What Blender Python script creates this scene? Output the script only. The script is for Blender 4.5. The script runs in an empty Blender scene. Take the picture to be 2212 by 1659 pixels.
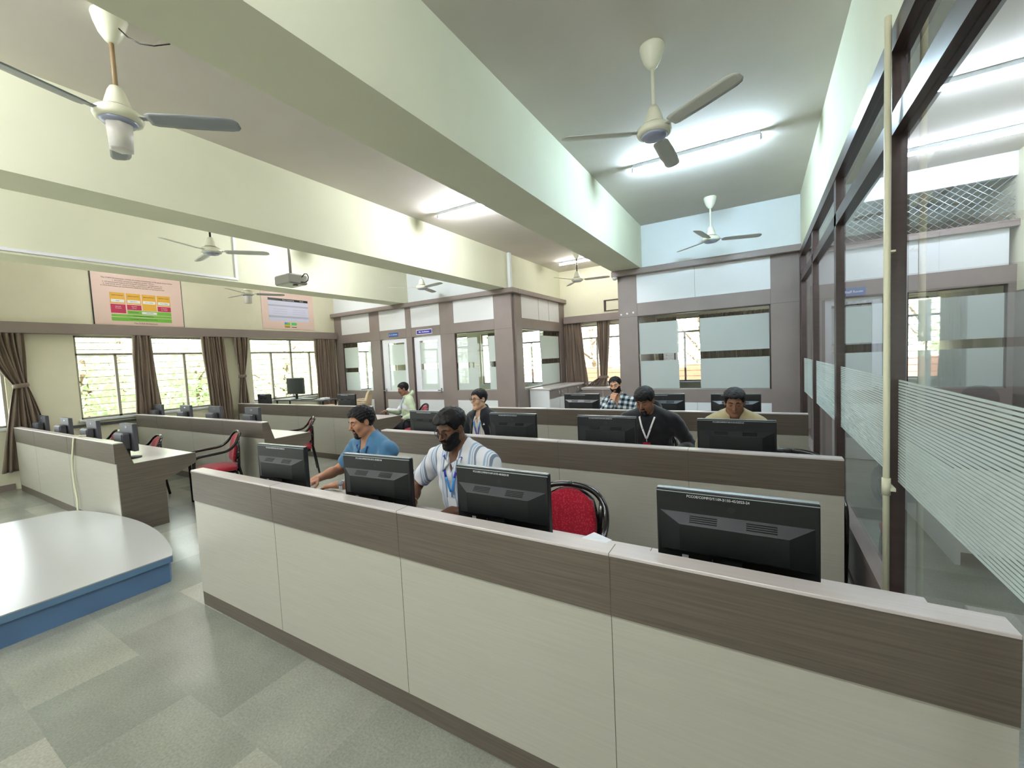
import bpy, math, random
import numpy as np
from mathutils import Matrix, Vector
PI = math.pi
S = bpy.context.scene
COL = S.collection
random.seed(7)
# ---------------------------------------------------------------- camera
cam_d = bpy.data.cameras.new('camera')
cam = bpy.data.objects.new('camera', cam_d)
COL.objects.link(cam)
S.camera = cam
R3 = ((0.86040616, 0.01155854, 0.50947781), (0.50735077, 0.07458246, -0.85850606), (-0.04792118, 0.99714786, 0.05830698))
M4 = Matrix(R3).to_4x4()
M4.translation = Vector((0, 0, 1.7))
cam.matrix_world = M4
cam_d.sensor_fit = 'HORIZONTAL'
cam_d.sensor_width = 36.0
cam_d.lens = 903.6 / 2212 * 36.0
cam_d.clip_start = 0.05
cam_d.clip_end = 200
# ---------------------------------------------------------------- world, exposure
W = bpy.data.worlds.new('sky')
S.world = W
W.use_nodes = True
wn = W.node_tree
wn.nodes.clear()
wo = wn.nodes.new('ShaderNodeOutputWorld')
wb = wn.nodes.new('ShaderNodeBackground')
wc = wn.nodes.new('ShaderNodeTexCoord')
ws = wn.nodes.new('ShaderNodeSeparateXYZ')
wr = wn.nodes.new('ShaderNodeValToRGB')
wr.color_ramp.elements[0].position = 0.35
wr.color_ramp.elements[0].color = (0.86, 0.84, 0.74, 1)
wr.color_ramp.elements[1].position = 0.62
wr.color_ramp.elements[1].color = (0.92, 0.97, 1.0, 1)
wm = wn.nodes.new('ShaderNodeMapRange')
wm.inputs[1].default_value = -1
wm.inputs[2].default_value = 1
wn.links.new(wc.outputs['Generated'], ws.inputs[0])
wn.links.new(ws.outputs[2], wm.inputs[0])
wn.links.new(wm.outputs[0], wr.inputs[0])
wn.links.new(wr.outputs[0], wb.inputs[0])
wn.links.new(wb.outputs[0], wo.inputs[0])
wb.inputs[1].default_value = 4.2
S.view_settings.view_transform = 'Standard'
S.view_settings.look = 'None'
S.view_settings.gamma = 1.0
S.view_settings.exposure = 1.12
S.cycles.use_denoising = True
S.cycles.max_bounces = 8
S.cycles.diffuse_bounces = 4
S.cycles.glossy_bounces = 3
S.cycles.transmission_bounces = 4
S.cycles.transparent_max_bounces = 14
S.cycles.sample_clamp_indirect = 6.0
S.cycles.caustics_reflective = False
S.cycles.caustics_refractive = False
TUBE_E = 170.0

sl = bpy.data.lights.new('sun', 'SUN')
sl.energy = 4.0
sl.angle = math.radians(1)
sl.color = (1.0, 0.95, 0.85)
so = bpy.data.objects.new('sun', sl)
COL.objects.link(so)
so.rotation_euler = Vector((-.45, .42, -.78)).to_track_quat('-Z', 'Y').to_euler()

def portal(cx, cy, cz, sx, sz, rz):
    """daylight guide filling a window opening; rz turns its light direction"""
    l = bpy.data.lights.new('window_daylight', 'AREA')
    l.shape = 'RECTANGLE'
    l.size = sx
    l.size_y = sz
    l.cycles.is_portal = True
    o = bpy.data.objects.new('window_daylight', l)
    COL.objects.link(o)
    o.location = (cx, cy, cz)
    o.rotation_euler = (PI / 2, 0, rz)
    return o
# openings: left wall windows (y0, y1), back wall windows (x0, x1), rear wall windows behind the camera
LW = [(-2.9, -0.75), (-0.5, 1.62), (2.44, 4.62), (5.38, 7.42), (8.2, 10.0)]
BW = [(-9.6, -7.7), (-7.2, -4.95), (-4.2, -2.4), (-2.05, 0.2), (0.9, 2.65)]
RW = [(-8.8, -7.0), (-3.6, -2.6), (1.2, 2.4)]  # unseen openings; the last one added to brighten the next room
WZ0, WZ1 = 1.0, 2.49
XL, YB, YR, XR, CZ = -10.3, 10.4, -3.4, 2.75, 3.95
for a, b in LW:
    portal(XL - .15, (a + b) / 2, (WZ0 + WZ1) / 2, b - a, WZ1 - WZ0, -PI / 2)
for a, b in BW:
    portal((a + b) / 2, YB + .15, (WZ0 + WZ1) / 2, b - a, WZ1 - WZ0, PI)
for a, b in RW:
    portal((a + b) / 2, YR - .15, 1.75, b - a, 1.9, 0)
# ---------------------------------------------------------------- materials
def lin(c):
    return tuple(((v / 255) / 12.92 if v / 255 <= 0.04045 else ((v / 255 + 0.055) / 1.055) ** 2.4) for v in c)

def mat(name, rgb, rough=0.5, spec=0.5, metal=0.0, coat=0.0, var=0.0, vscale=8.0, stretch=(1, 1, 1), bump=0.0, bscale=None, emit=None, sheen=0.0):
    m = bpy.data.materials.new(name)
    m.use_nodes = True
    nt = m.node_tree
    b = nt.nodes['Principled BSDF']
    c = lin(rgb)
    b.inputs['Base Color'].default_value = (*c, 1)
    b.inputs['Roughness'].default_value = rough
    b.inputs['Specular IOR Level'].default_value = spec
    b.inputs['Metallic'].default_value = metal
    b.inputs['Coat Weight'].default_value = coat
    b.inputs['Sheen Weight'].default_value = sheen
    if var or bump:
        tc = nt.nodes.new('ShaderNodeTexCoord')
        mp = nt.nodes.new('ShaderNodeMapping')
        mp.inputs['Scale'].default_value = stretch
        no = nt.nodes.new('ShaderNodeTexNoise')
        no.inputs['Scale'].default_value = vscale
        no.inputs['Detail'].default_value = 4
        nt.links.new(tc.outputs['Object'], mp.inputs[0])
        nt.links.new(mp.outputs[0], no.inputs[0])
    if var:
        rp = nt.nodes.new('ShaderNodeValToRGB')
        rp.color_ramp.elements[0].position = 0.3
        rp.color_ramp.elements[1].position = 0.7
        rp.color_ramp.elements[0].color = (*[max(0, v * (1 - var)) for v in c], 1)
        rp.color_ramp.elements[1].color = (*[min(1, v * (1 + var)) for v in c], 1)
        nt.links.new(no.outputs[0], rp.inputs[0])
        nt.links.new(rp.outputs[0], b.inputs['Base Color'])
    if bump:
        bp = nt.nodes.new('ShaderNodeBump')
        bp.inputs['Strength'].default_value = bump
        bp.inputs['Distance'].default_value = 0.01
        nt.links.new(no.outputs[0], bp.inputs['Height'])
        nt.links.new(bp.outputs[0], b.inputs['Normal'])
    if emit:
        b.inputs['Emission Color'].default_value = (*emit[0], 1)
        b.inputs['Emission Strength'].default_value = emit[1]
    return m

def nodes_of(m):
    return m.node_tree, m.node_tree.nodes['Principled BSDF']

M = {}
M['wall'] = mat('wall_paint', (228, 225, 202), 0.75, 0.2, var=0.05, vscale=1.3)
M['wall_cool'] = mat('wall_paint_white', (224, 230, 232), 0.75, 0.2, var=0.03, vscale=1.0)
M['ceil'] = mat('ceiling_paint', (220, 214, 206), 0.8, 0.15, var=0.06, vscale=0.9, bump=0.25)
M['beam'] = mat('beam_paint', (225, 226, 202), 0.7, 0.2, var=0.05, vscale=0.9)
M['brown'] = mat('laminate_lit_tone', (136, 124, 120), 0.42, 0.4, var=0.05, vscale=3)  # same laminate as the desks, the partitions' stronger light put into the colour
M['brownd'] = mat('grain_laminate_dim_tone', (96, 87, 78), 0.4, 0.45, var=0.22, vscale=2.2, stretch=(1.2, 1.2, 60))  # desk copy of the laminate, darkened to carry the dimmer light there
M['white'] = mat('cream_laminate', (180, 177, 166), 0.38, 0.45, var=0.045, vscale=2.0, stretch=(1.5, 1.5, 50))
M['whitep'] = mat('white_panel', (226, 228, 230), 0.35, 0.45)
M['top'] = mat('pale_grain_top', (200, 192, 190), 0.28, 0.5, var=0.05, vscale=2.5, stretch=(1.5, 50, 1.5))
M['seam'] = mat('dark_seam', (84, 78, 70), 0.8)
M['dark'] = mat('black_plastic', (17, 19, 21), 0.42, 0.45)
M['bezel'] = mat('black_gloss', (14, 15, 17), 0.15, 0.5)
M['darkl'] = mat('charcoal_plastic', (32, 36, 40), 0.4, 0.4)
M['greyp'] = mat('grey_plastic', (74, 74, 80), 0.45, 0.4)
M['silver'] = mat('silver_edge', (190, 200, 208), 0.25, 0.6, metal=0.6)
M['chrome'] = mat('chrome', (210, 212, 215), 0.12, 0.8, metal=1.0)
M['wframe'] = mat('window_frame_glare_tone', (160, 152, 144), 0.5, 0.3)  # frame grey lightened to carry the glare of the bright panes
M['steel'] = mat('grey_steel', (150, 148, 146), 0.4, 0.5, metal=0.3)
M['black'] = mat('black_lacquer', (16, 14, 16), 0.16, 0.6)
M['red'] = mat('red_fabric', (165, 24, 46), 0.8, 0.2, sheen=0.3)
nt, b = nodes_of(M['red'])
tc = nt.nodes.new('ShaderNodeTexCoord'); ck = nt.nodes.new('ShaderNodeTexVoronoi'); ck.inputs['Scale'].default_value = 85
rp = nt.nodes.new('ShaderNodeValToRGB'); rp.color_ramp.elements[0].color = (*lin((196, 52, 74)), 1); rp.color_ramp.elements[0].position = .1
rp.color_ramp.elements[1].color = (*lin((150, 16, 38)), 1); rp.color_ramp.elements[1].position = .5
nt.links.new(tc.outputs['Object'], ck.inputs[0]); nt.links.new(ck.outputs[0], rp.inputs[0]); nt.links.new(rp.outputs[0], b.inputs['Base Color'])
M['frame'] = mat('dark_wood_frame', (62, 46, 44), 0.3, 0.5, var=0.12, vscale=3, stretch=(1, 1, 12))
M['cream'] = mat('cream_pvc', (226, 224, 196), 0.4, 0.4)
M['curtain'] = mat('brown_satin_curtain', (122, 106, 92), 0.5, 0.35, var=0.08, vscale=4, stretch=(4, 4, .6), sheen=.3)
M['blue'] = mat('blue_paint', (90, 120, 158), 0.45, 0.35, var=0.10, vscale=3)
M['blue2'] = mat('blue_edge', (96, 128, 160), 0.4, 0.4)
M['podium'] = mat('podium_laminate', (172, 173, 170), 0.22, 0.5)
M['upvc'] = mat('white_upvc', (236, 237, 245), 0.3, 0.45)
M['fanw'] = mat('ivory_enamel', (226, 226, 206), 0.35, 0.45)
M['fanp'] = mat('pale_blade', (206, 208, 200), 0.4, 0.4)
M['fang'] = mat('grey_enamel', (150, 155, 160), 0.35, 0.45)
M['fanm'] = mat('motor_underside', (160, 166, 192), 0.25, 0.5)
M['brass'] = mat('dull_brass', (120, 96, 52), 0.35, 0.5, metal=0.8)
M['rod'] = mat('rust_rod', (150, 128, 96), 0.5, 0.4)
M['tube_far'] = mat('fluorescent_tube_far', (255, 255, 255), 0.5, emit=((0.80, 0.86, 1.0), 85.0))
M['tube_dim'] = mat('fluorescent_tube_dim', (255, 255, 255), 0.5, emit=((0.95, 0.94, 0.90), 50.0))
M['batten'] = mat('tube_batten', (224, 230, 236), 0.4, 0.4)
M['tube'] = mat('fluorescent_tube', (255, 255, 255), 0.5, emit=((0.90, 0.92, 0.96), TUBE_E))
M['tube_cool'] = mat('fluorescent_tube_cool', (255, 255, 255), 0.5, emit=((0.64, 0.85, 1.0), TUBE_E))
M['plastic'] = mat('beige_plastic', (222, 200, 168), 0.4, 0.4)
M['kit'] = mat('lamp_plastic', (222, 218, 216), 0.4, 0.4)
M['paper'] = mat('paper', (235, 238, 242), 0.7, 0.2)
M['leafa'] = mat('leaf_green', (186, 206, 168), 0.6, 0.2)
M['leafb'] = mat('leaf_yellow', (224, 224, 200), 0.6, 0.2)
M['trunk'] = mat('bark', (120, 100, 84), 0.9, 0.1)
for _k in ('leafa', 'leafb'):
    nt, b = nodes_of(M[_k]); o_ = nt.nodes['Material Output']; tr = nt.nodes.new('ShaderNodeBsdfTranslucent'); mx = nt.nodes.new('ShaderNodeMixShader')
    tr.inputs[0].default_value = b.inputs['Base Color'].default_value; mx.inputs[0].default_value = .5
    nt.links.new(b.outputs[0], mx.inputs[1]); nt.links.new(tr.outputs[0], mx.inputs[2]); nt.links.new(mx.outputs[0], o_.inputs[0])
M['ground'] = mat('dry_ground', (196, 196, 170), 0.9, 0.1, var=.1, vscale=1)
M['brick'] = mat('red_wall', (214, 160, 140), 0.9, 0.1)
M['switch'] = mat('white_switch', (236, 236, 236), 0.3)
M['txt'] = mat('white_marker', (206, 212, 214), 0.6)
M['ink'] = mat('dark_ink', (70, 40, 46), 0.7)
M['signb'] = mat('sign_blue', (52, 92, 160), 0.35)
M['signv'] = mat('sign_violet', (60, 44, 158), 0.35)
M['pink'] = mat('poster_pink', (232, 206, 196), 0.45)
M['yel'] = mat('poster_yellow', (226, 176, 66), 0.45)
M['mag'] = mat('poster_magenta', (186, 44, 84), 0.45)
M['grn'] = mat('poster_green', (118, 186, 72), 0.45)
M['grn2'] = mat('poster_emerald', (60, 196, 90), 0.45)
M['lav'] = mat('poster_lavender', (214, 216, 240), 0.4)
M['lav2'] = mat('poster_grey', (176, 180, 200), 0.4)
M['sky'] = mat('poster_blue', (70, 150, 230), 0.4)
M['hair'] = mat('black_hair', (16, 14, 16), 0.55, 0.25, var=.3, vscale=90, stretch=(1, .25, 1), bump=.35)
M['lens'] = None

# floor: stone slabs of mixed grey green
m = mat('stone_floor', (150, 156, 148), 0.24, 0.5)
nt, b = nodes_of(m)
tc = nt.nodes.new('ShaderNodeTexCoord')
bk = nt.nodes.new('ShaderNodeTexBrick')
bk.inputs['Scale'].default_value = 1.0
bk.inputs['Brick Width'].default_value = 0.66
bk.inputs['Row Height'].default_value = 0.46
bk.inputs['Mortar Size'].default_value = 0.0006
bk.inputs['Color1'].default_value = (*lin((128, 132, 122)), 1)
bk.inputs['Color2'].default_value = (*lin((158, 158, 146)), 1)
bk.inputs['Mortar'].default_value = (*lin((138, 142, 132)), 1)
bk.offset = 0.5
no = nt.nodes.new('ShaderNodeTexNoise'); no.inputs['Scale'].default_value = 90; no.inputs['Detail'].default_value = 3
no2 = nt.nodes.new('ShaderNodeTexNoise'); no2.inputs['Scale'].default_value = 2.2; no2.inputs['Detail'].default_value = 4
mx = nt.nodes.new('ShaderNodeMix'); mx.data_type = 'RGBA'; mx.blend_type = 'OVERLAY'; mx.inputs[0].default_value = 0.35
mx2 = nt.nodes.new('ShaderNodeMix'); mx2.data_type = 'RGBA'; mx2.blend_type = 'OVERLAY'; mx2.inputs[0].default_value = 0.35
nt.links.new(tc.outputs['Object'], bk.inputs[0]); nt.links.new(tc.outputs['Object'], no.inputs[0]); nt.links.new(tc.outputs['Object'], no2.inputs[0])
nt.links.new(bk.outputs[0], mx.inputs[6]); nt.links.new(no.outputs[0], mx.inputs[7])
nt.links.new(mx.outputs[2], mx2.inputs[6]); nt.links.new(no2.outputs[0], mx2.inputs[7])
nt.links.new(mx2.outputs[2], b.inputs['Base Color'])
M['floor'] = m

def glass_mat(name, tint=(0.96, 0.985, 0.98), gloss=1.0):
    m = bpy.data.materials.new(name); m.use_nodes = True
    nt = m.node_tree; nt.nodes.clear()
    o = nt.nodes.new('ShaderNodeOutputMaterial'); t = nt.nodes.new('ShaderNodeBsdfTransparent'); g = nt.nodes.new('ShaderNodeBsdfGlossy')
    f = nt.nodes.new('ShaderNodeFresnel'); f.inputs[0].default_value = 1.5
    x = nt.nodes.new('ShaderNodeMixShader')
    t.inputs[0].default_value = (*tint, 1); g.inputs['Roughness'].default_value = 0.02; g.inputs[0].default_value = (gloss, gloss, gloss, 1)
    ge = nt.nodes.new('ShaderNodeNewGeometry'); sb = nt.nodes.new('ShaderNodeMath'); sb.operation = 'SUBTRACT'; sb.inputs[0].default_value = 1.25
    mu = nt.nodes.new('ShaderNodeMath'); mu.operation = 'MULTIPLY'; mu.use_clamp = True; bf = nt.nodes.new('ShaderNodeMath'); bf.operation = 'MULTIPLY'; bf.inputs[1].default_value = 1.25
    nt.links.new(ge.outputs['Backfacing'], bf.inputs[0]); nt.links.new(bf.outputs[0], sb.inputs[1]); nt.links.new(sb.outputs[0], mu.inputs[0]); nt.links.new(f.outputs[0], mu.inputs[1])
    nt.links.new(mu.outputs[0], x.inputs[0]); nt.links.new(t.outputs[0], x.inputs[1]); nt.links.new(g.outputs[0], x.inputs[2]); nt.links.new(x.outputs[0], o.inputs[0])
    return m
M['glass'] = glass_mat('clear_glass')
M['lens'] = glass_mat('lens_glass', (0.9, 0.9, 0.95))

def film_mat(name, col, alpha):
    m = bpy.data.materials.new(name); m.use_nodes = True
    nt = m.node_tree; nt.nodes.clear()
    o = nt.nodes.new('ShaderNodeOutputMaterial'); t = nt.nodes.new('ShaderNodeBsdfTransparent')
    d = nt.nodes.new('ShaderNodeBsdfDiffuse'); tr = nt.nodes.new('ShaderNodeBsdfTranslucent')
    a = nt.nodes.new('ShaderNodeMixShader'); x = nt.nodes.new('ShaderNodeMixShader')
    d.inputs[0].default_value = (*lin(col), 1); tr.inputs[0].default_value = (*lin(col), 1)
    a.inputs[0].default_value = 0.5; x.inputs[0].default_value = alpha
    nt.links.new(d.outputs[0], a.inputs[1]); nt.links.new(tr.outputs[0], a.inputs[2])
    nt.links.new(t.outputs[0], x.inputs[1]); nt.links.new(a.outputs[0], x.inputs[2]); nt.links.new(x.outputs[0], o.inputs[0])
    return m
M['film'] = film_mat('frosted_film', (238, 244, 242), 0.74)
M['films'] = film_mat('frosted_stripe', (236, 246, 243), 0.8)

# ---------------------------------------------------------------- mesh helpers
class MB:
    def __init__(s):
        s.v = []; s.f = []; s.m = []; s.mats = []; s.sm = []
    def mi(s, m):
        if m not in s.mats: s.mats.append(m)
        return s.mats.index(m)
    def add(s, vs, fs, m, smooth=False):
        o = len(s.v); k = s.mi(m)
        s.v += [tuple(v) for v in vs]
        for f in fs:
            s.f.append(tuple(i + o for i in f)); s.m.append(k); s.sm.append(smooth)
        return s
    def box(s, x0, x1, y0, y1, z0, z1, m):
        vs = [(x, y, z) for x in (x0, x1) for y in (y0, y1) for z in (z0, z1)]
        return s.add(vs, [(0, 1, 3, 2), (4, 6, 7, 5), (0, 4, 5, 1), (2, 3, 7, 6), (0, 2, 6, 4), (1, 5, 7, 3)], m)
    def bbox(s, x0, x1, y0, y1, z0, z1, m, r=0.01):
        """box with chamfered edges"""
        vs = []; n = 0
        xs, ys, zs = (x0, x1), (y0, y1), (z0, z1)
        idx = {}
        for i in (0, 1):
            for j in (0, 1):
                for k in (0, 1):
                    sx, sy, sz = (1 - 2 * i) * r, (1 - 2 * j) * r, (1 - 2 * k) * r
                    for a in range(3):
                        p = [xs[i] + sx, ys[j] + sy, zs[k] + sz]
                        p[a] -= (sx, sy, sz)[a]
                        idx[i, j, k, a] = len(vs); vs.append(p)
        fs = []
        for a in range(3):
            b, c = [q for q in range(3) if q != a]
            for e in (0, 1):
                q = []
                for (u, w) in ((0, 0), (0, 1), (1, 1), (1, 0)):
                    t = [0, 0, 0]; t[a] = e; t[b] = u; t[c] = w
                    q.append(idx[(*t, a)])
                fs.append(q)
            for u in (0, 1):
                for w in (0, 1):
                    t0 = [0, 0, 0]; t0[b] = u; t0[c] = w; t1 = list(t0); t1[a] = 1
                    fs.append([idx[(*t0, b)], idx[(*t1, b)], idx[(*t1, c)], idx[(*t0, c)]])
        for i in (0, 1):
            for j in (0, 1):
                for k in (0, 1):
                    fs.append([idx[i, j, k, 0], idx[i, j, k, 1], idx[i, j, k, 2]])
        return s.add(vs, fs, m)
    def prism(s, poly, axis, a0, a1, m):
        """extrude a 2D polygon along x, y or z"""
        n = len(poly); vs = []
        for a in (a0, a1):
            for p in poly:
                vs.append({'x': (a, p[0], p[1]), 'y': (p[0], a, p[1]), 'z': (p[0], p[1], a)}[axis])
        fs = [tuple(range(n)), tuple(range(2 * n - 1, n - 1, -1))]
        fs += [(i, (i + 1) % n, (i + 1) % n + n, i + n) for i in range(n)]
        return s.add(vs, fs, m)
    def tube(s, pts, r, m, n=10, flat=None, closed=False, cap=True):
        """sweep; r a number or a list; flat=(rx, ry, updir) gives an elliptic section"""
        pts = [Vector(p) for p in pts]; k = len(pts); vs = []
        up = Vector(flat[2]) if flat else Vector((0, 0, 1))
        prev = None
        for i, p in enumerate(pts):
            a = pts[(i - 1) % k] if (closed or i) else p
            b = pts[(i + 1) % k] if (closed or i < k - 1) else p
            t = (b - a)
            t = t.normalized() if t.length > 1e-9 else Vector((0, 0, 1))
            if flat or prev is None:
                u = up - t * up.dot(t)
                if u.length < 1e-3:
                    u = Vector((1, 0, 0)) - t * t.x if abs(t.x) < .9 else Vector((0, 1, 0)) - t * t.y
            else:
                u = prev - t * prev.dot(t)
            u.normalize(); prev = u
            w = t.cross(u)
            rr = r[i] if isinstance(r, (list, tuple)) else r
            rx, ry = (flat[0], flat[1]) if flat else (rr, rr)
            for j in range(n):
                c, q = math.cos(2 * PI * j / n), math.sin(2 * PI * j / n)
                vs.append(p + u * (c * rx) + w * (q * ry))
        fs = []
        for i in range(k if closed else k - 1):
            for j in range(n):
                a, b = i * n + j, i * n + (j + 1) % n
                c, d = ((i + 1) % k) * n + (j + 1) % n, ((i + 1) % k) * n + j
                fs.append((a, b, c, d))
        if not closed and cap:
            fs += [tuple(range(n - 1, -1, -1)), tuple(range((k - 1) * n, k * n))]
        return s.add(vs, fs, m, True)
    def lathe(s, prof, m, c=(0, 0, 0), n=24, sx=1, sy=1):
        vs = []; k = len(prof)
        for (r, z) in prof:
            for j in range(n):
                vs.append((c[0] + r * sx * math.cos(2 * PI * j / n), c[1] + r * sy * math.sin(2 * PI * j / n), c[2] + z))
        fs = [(i * n + j, i * n + (j + 1) % n, (i + 1) * n + (j + 1) % n, (i + 1) * n + j) for i in range(k - 1) for j in range(n)]
        fs += [tuple(range(n - 1, -1, -1)), tuple(range((k - 1) * n, k * n))]
        return s.add(vs, fs, m, True)
    def sheet(s, P, m, t=0.004, smooth=True):
        """grid P[i][j] of points given thickness along local normal"""
        P = np.array(P, float); du = np.gradient(P, axis=0); dv = np.gradient(P, axis=1)
        nn = np.cross(du, dv); nn /= np.maximum(np.linalg.norm(nn, axis=2, keepdims=True), 1e-9)
        a, b = P.shape[:2]
        A = (P + nn * t / 2).reshape(-1, 3); B = (P - nn * t / 2).reshape(-1, 3)
        vs = list(map(tuple, A)) + list(map(tuple, B)); o = a * b; fs = []
        for i in range(a - 1):
            for j in range(b - 1):
                q = (i * b + j, (i + 1) * b + j, (i + 1) * b + j + 1, i * b + j + 1)
                fs.append(q); fs.append(tuple(x + o for x in q[::-1]))
        ring = [i * b for i in range(a)] + [(a - 1) * b + j for j in range(1, b)] + [i * b + b - 1 for i in range(a - 2, -1, -1)] + [j for j in range(b - 2, 0, -1)]
        for i in range(len(ring)):
            p, q = ring[i], ring[(i + 1) % len(ring)]
            fs.append((p, p + o, q + o, q))
        return s.add(vs, fs, m, smooth)
    def build(s, name, parent=None, loc=None, rot=None, fix=True):
        me = bpy.data.meshes.new(name)
        me.from_pydata(s.v, [], s.f)
        for mm in s.mats: me.materials.append(mm)
        me.polygons.foreach_set('material_index', s.m)
        me.polygons.foreach_set('use_smooth', s.sm)
        me.update()
        if fix:
            import bmesh
            bm = bmesh.new(); bm.from_mesh(me)
            bmesh.ops.recalc_face_normals(bm, faces=bm.faces)
            bm.to_mesh(me); bm.free()
        o = bpy.data.objects.new(name, me)
        COL.objects.link(o)
        if parent: o.parent = parent
        if loc: o.location = loc
        if rot: o.rotation_euler = rot
        return o

def thing(name, label, cat, loc=(0, 0, 0), rz=0, group=None):
    o = bpy.data.objects.new(name, None)
    COL.objects.link(o)
    o.empty_display_size = 0.1
    o.location = loc
    o.rotation_euler = (0, 0, rz)
    return tag(o, label, cat, group)

def tag(o, label, cat, group=None):
    o['label'] = label
    o['category'] = cat
    if group: o['group'] = group
    return o

def struct(o):
    o['kind'] = 'structure'
    return o

def kids(o):
    return [c for c in COL.objects if c.parent == o]

KIDS = {}
def dup(root, loc, rz, label, group=None, name=None):
    def cp(o, par):
        c = o.copy(); COL.objects.link(c)
        c.parent = par
        for k in KIDS_OF(o): cp(k, c)
        return c
    r = cp(root, None)
    r.location = loc; r.rotation_euler = (0, 0, rz)
    r['label'] = label
    if group: r['group'] = group
    return r
def KIDS_OF(o):
    return list(o.children)

_txt = {}
def text_mb(body, size, mats, width=None, bold=0.0):
    """mesh verts and faces of a line of text in the xz plane, centred, facing -y"""
    key = (body, size, bold)
    if key not in _txt:
        cu = bpy.data.curves.new('t', 'FONT'); cu.body = body; cu.size = size; cu.extrude = 0.0008; cu.offset = bold
        cu.resolution_u = 2
        cu.align_x = 'CENTER'; cu.align_y = 'CENTER'
        o = bpy.data.objects.new('t', cu); COL.objects.link(o)
        dg = bpy.context.evaluated_depsgraph_get()
        me = o.evaluated_get(dg).to_mesh()
        vs = [(v.co.x, -v.co.z, v.co.y) for v in me.vertices]
        fs = [tuple(p.vertices) for p in me.polygons]
        bpy.data.objects.remove(o); bpy.data.curves.remove(cu)
        _txt[key] = (vs, fs)
    return _txt[key]
def put_text(mb, body, size, m, at=(0, 0, 0), rz=0, width=None, bold=0.0):
    vs, fs = text_mb(body, size, None, bold=bold)
    sx = 1
    if width and vs:
        w = max(v[0] for v in vs) - min(v[0] for v in vs)
        sx = width / w
    c, s_ = math.cos(rz), math.sin(rz)
    out = []
    for x, y, z in vs:
        x *= sx
        out.append((at[0] + c * x - s_ * y, at[1] + s_ * x + c * y, at[2] + z))
    mb.add(out, fs, m)
# ---------------------------------------------------------------- room shell
def sbox(name, x0, x1, y0, y1, z0, z1, m, parent=None):
    o = MB().box(x0, x1, y0, y1, z0, z1, m).build(name, parent)
    return o if parent else struct(o)
sbox('floor', XL - .3, XR + .3, YR - .3, YB + .3, -0.1, 0, M['floor'])
sbox('ceiling', XL - .3, XR + .3, YR - .3, YB + .3, CZ, CZ + .12, M['ceil'])

def holed_wall(name, axis, c0, c1, u0, u1, holes, m, z0=0.0, z1=CZ, hz=(WZ0, WZ1)):
    """wall slab with rectangular openings: axis 'x' means its plane is x = const"""
    mb = MB()
    def bx(a, b, p, q):
        if b - a < 1e-6: return
        if axis == 'x': mb.box(c0, c1, a, b, p, q, m)
        else: mb.box(a, b, c0, c1, p, q, m)
    cur = u0
    for a, b in holes:
        bx(cur, a, z0, z1); bx(a, b, z0, hz[0]); bx(a, b, hz[1], z1); cur = b
    bx(cur, u1, z0, z1)
    return struct(mb.build(name))
holed_wall('wall_left', 'x', XL - .2, XL, YR - .2, YB + .2, LW, M['wall'])
holed_wall('wall_back', 'y', YB, YB + .2, XL, XR, BW, M['wall'])
holed_wall('wall_rear', 'y', YR - .2, YR, XL, XR, RW, M['wall'], hz=(0.8, 2.7))
sbox('wall_right', XR, XR + .2, YR - .2, YB + .2, 0, CZ, M['wall'])
sbox('baseboard_left', XL, XL + .012, YR, 1.6, 0, .1, M['brown'])

# beams under the ceiling, running away from the camera
for k, (a, b) in enumerate(((-2.28, -1.78), (-5.0, -4.56), (-7.93, -7.45))):
    o = MB().box(a, b, YR, YB, 3.2, CZ, M['beam']).build('trim_%d' % (k + 1)); struct(o)
# solid wall band over the glass partition
sbox('trim_4', .55, .74, YR, 7.7, 3.10, CZ, M['beam'])

# windows
def window(n, axis, c, u0, u1, z0, z1, sign):
    """steel window: frame, transom, mullions, security bars, pane"""
    w = thing('window_%d' % n, '', '')
    del w['label']; del w['category']
    struct(w)
    def bx(mb, a, b, p, q, d0, d1, m):
        d0, d1 = sorted((c + sign * d0, c + sign * d1))
        if axis == 'x': mb.box(d0, d1, a, b, p, q, m)
        else: mb.box(a, b, d0, d1, p, q, m)
    fr = MB(); st = M['wframe']; t = .035
    bx(fr, u0, u1, z0, z0 + t, .05, .10, st); bx(fr, u0, u1, z1 - t, z1, .05, .10, st)
    bx(fr, u0, u0 + t, z0, z1, .05, .10, st); bx(fr, u1 - t, u1, z0, z1, .05, .10, st)
    zt = z1 - (z1 - z0) * .225
    bx(fr, u0, u1, zt - .02, zt + .02, .05, .10, st)
    nm = max(2, round((u1 - u0) / .55)); 
    for i in range(1, nm):
        u = u0 + (u1 - u0) * i / nm
        ztop = z1 if i % 2 == 0 else zt
        bx(fr, u - .02, u + .02, z0, ztop, .05, .10, st)
    fr.build('window_frame', w)
    br = MB(); z = z0 + .12
    while z < z1:
        bx(br, u0, u1, z - .0045, z + .0045, .15, .159, M['wframe']); z += .125
    br.build('security_bars', w)
    pn = MB(); bx(pn, u0, u1, z0, z1, .07, .074, M['glass']); pn.build('pane', w)
    si = MB(); bx(si, u0 - .04, u1 + .04, z0 - .035, z0, -.05, .05, M['wall_cool']); si.build('window_sill', w)
k = 1
for a, b in LW: window(k, 'x', XL, a, b, WZ0, WZ1, -1); k += 1
for a, b in BW: window(k, 'y', YB, a, b, WZ0, WZ1, 1); k += 1
for a, b in RW: window(k, 'y', YR, a, b, .8, 2.7, -1); k += 1

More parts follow.
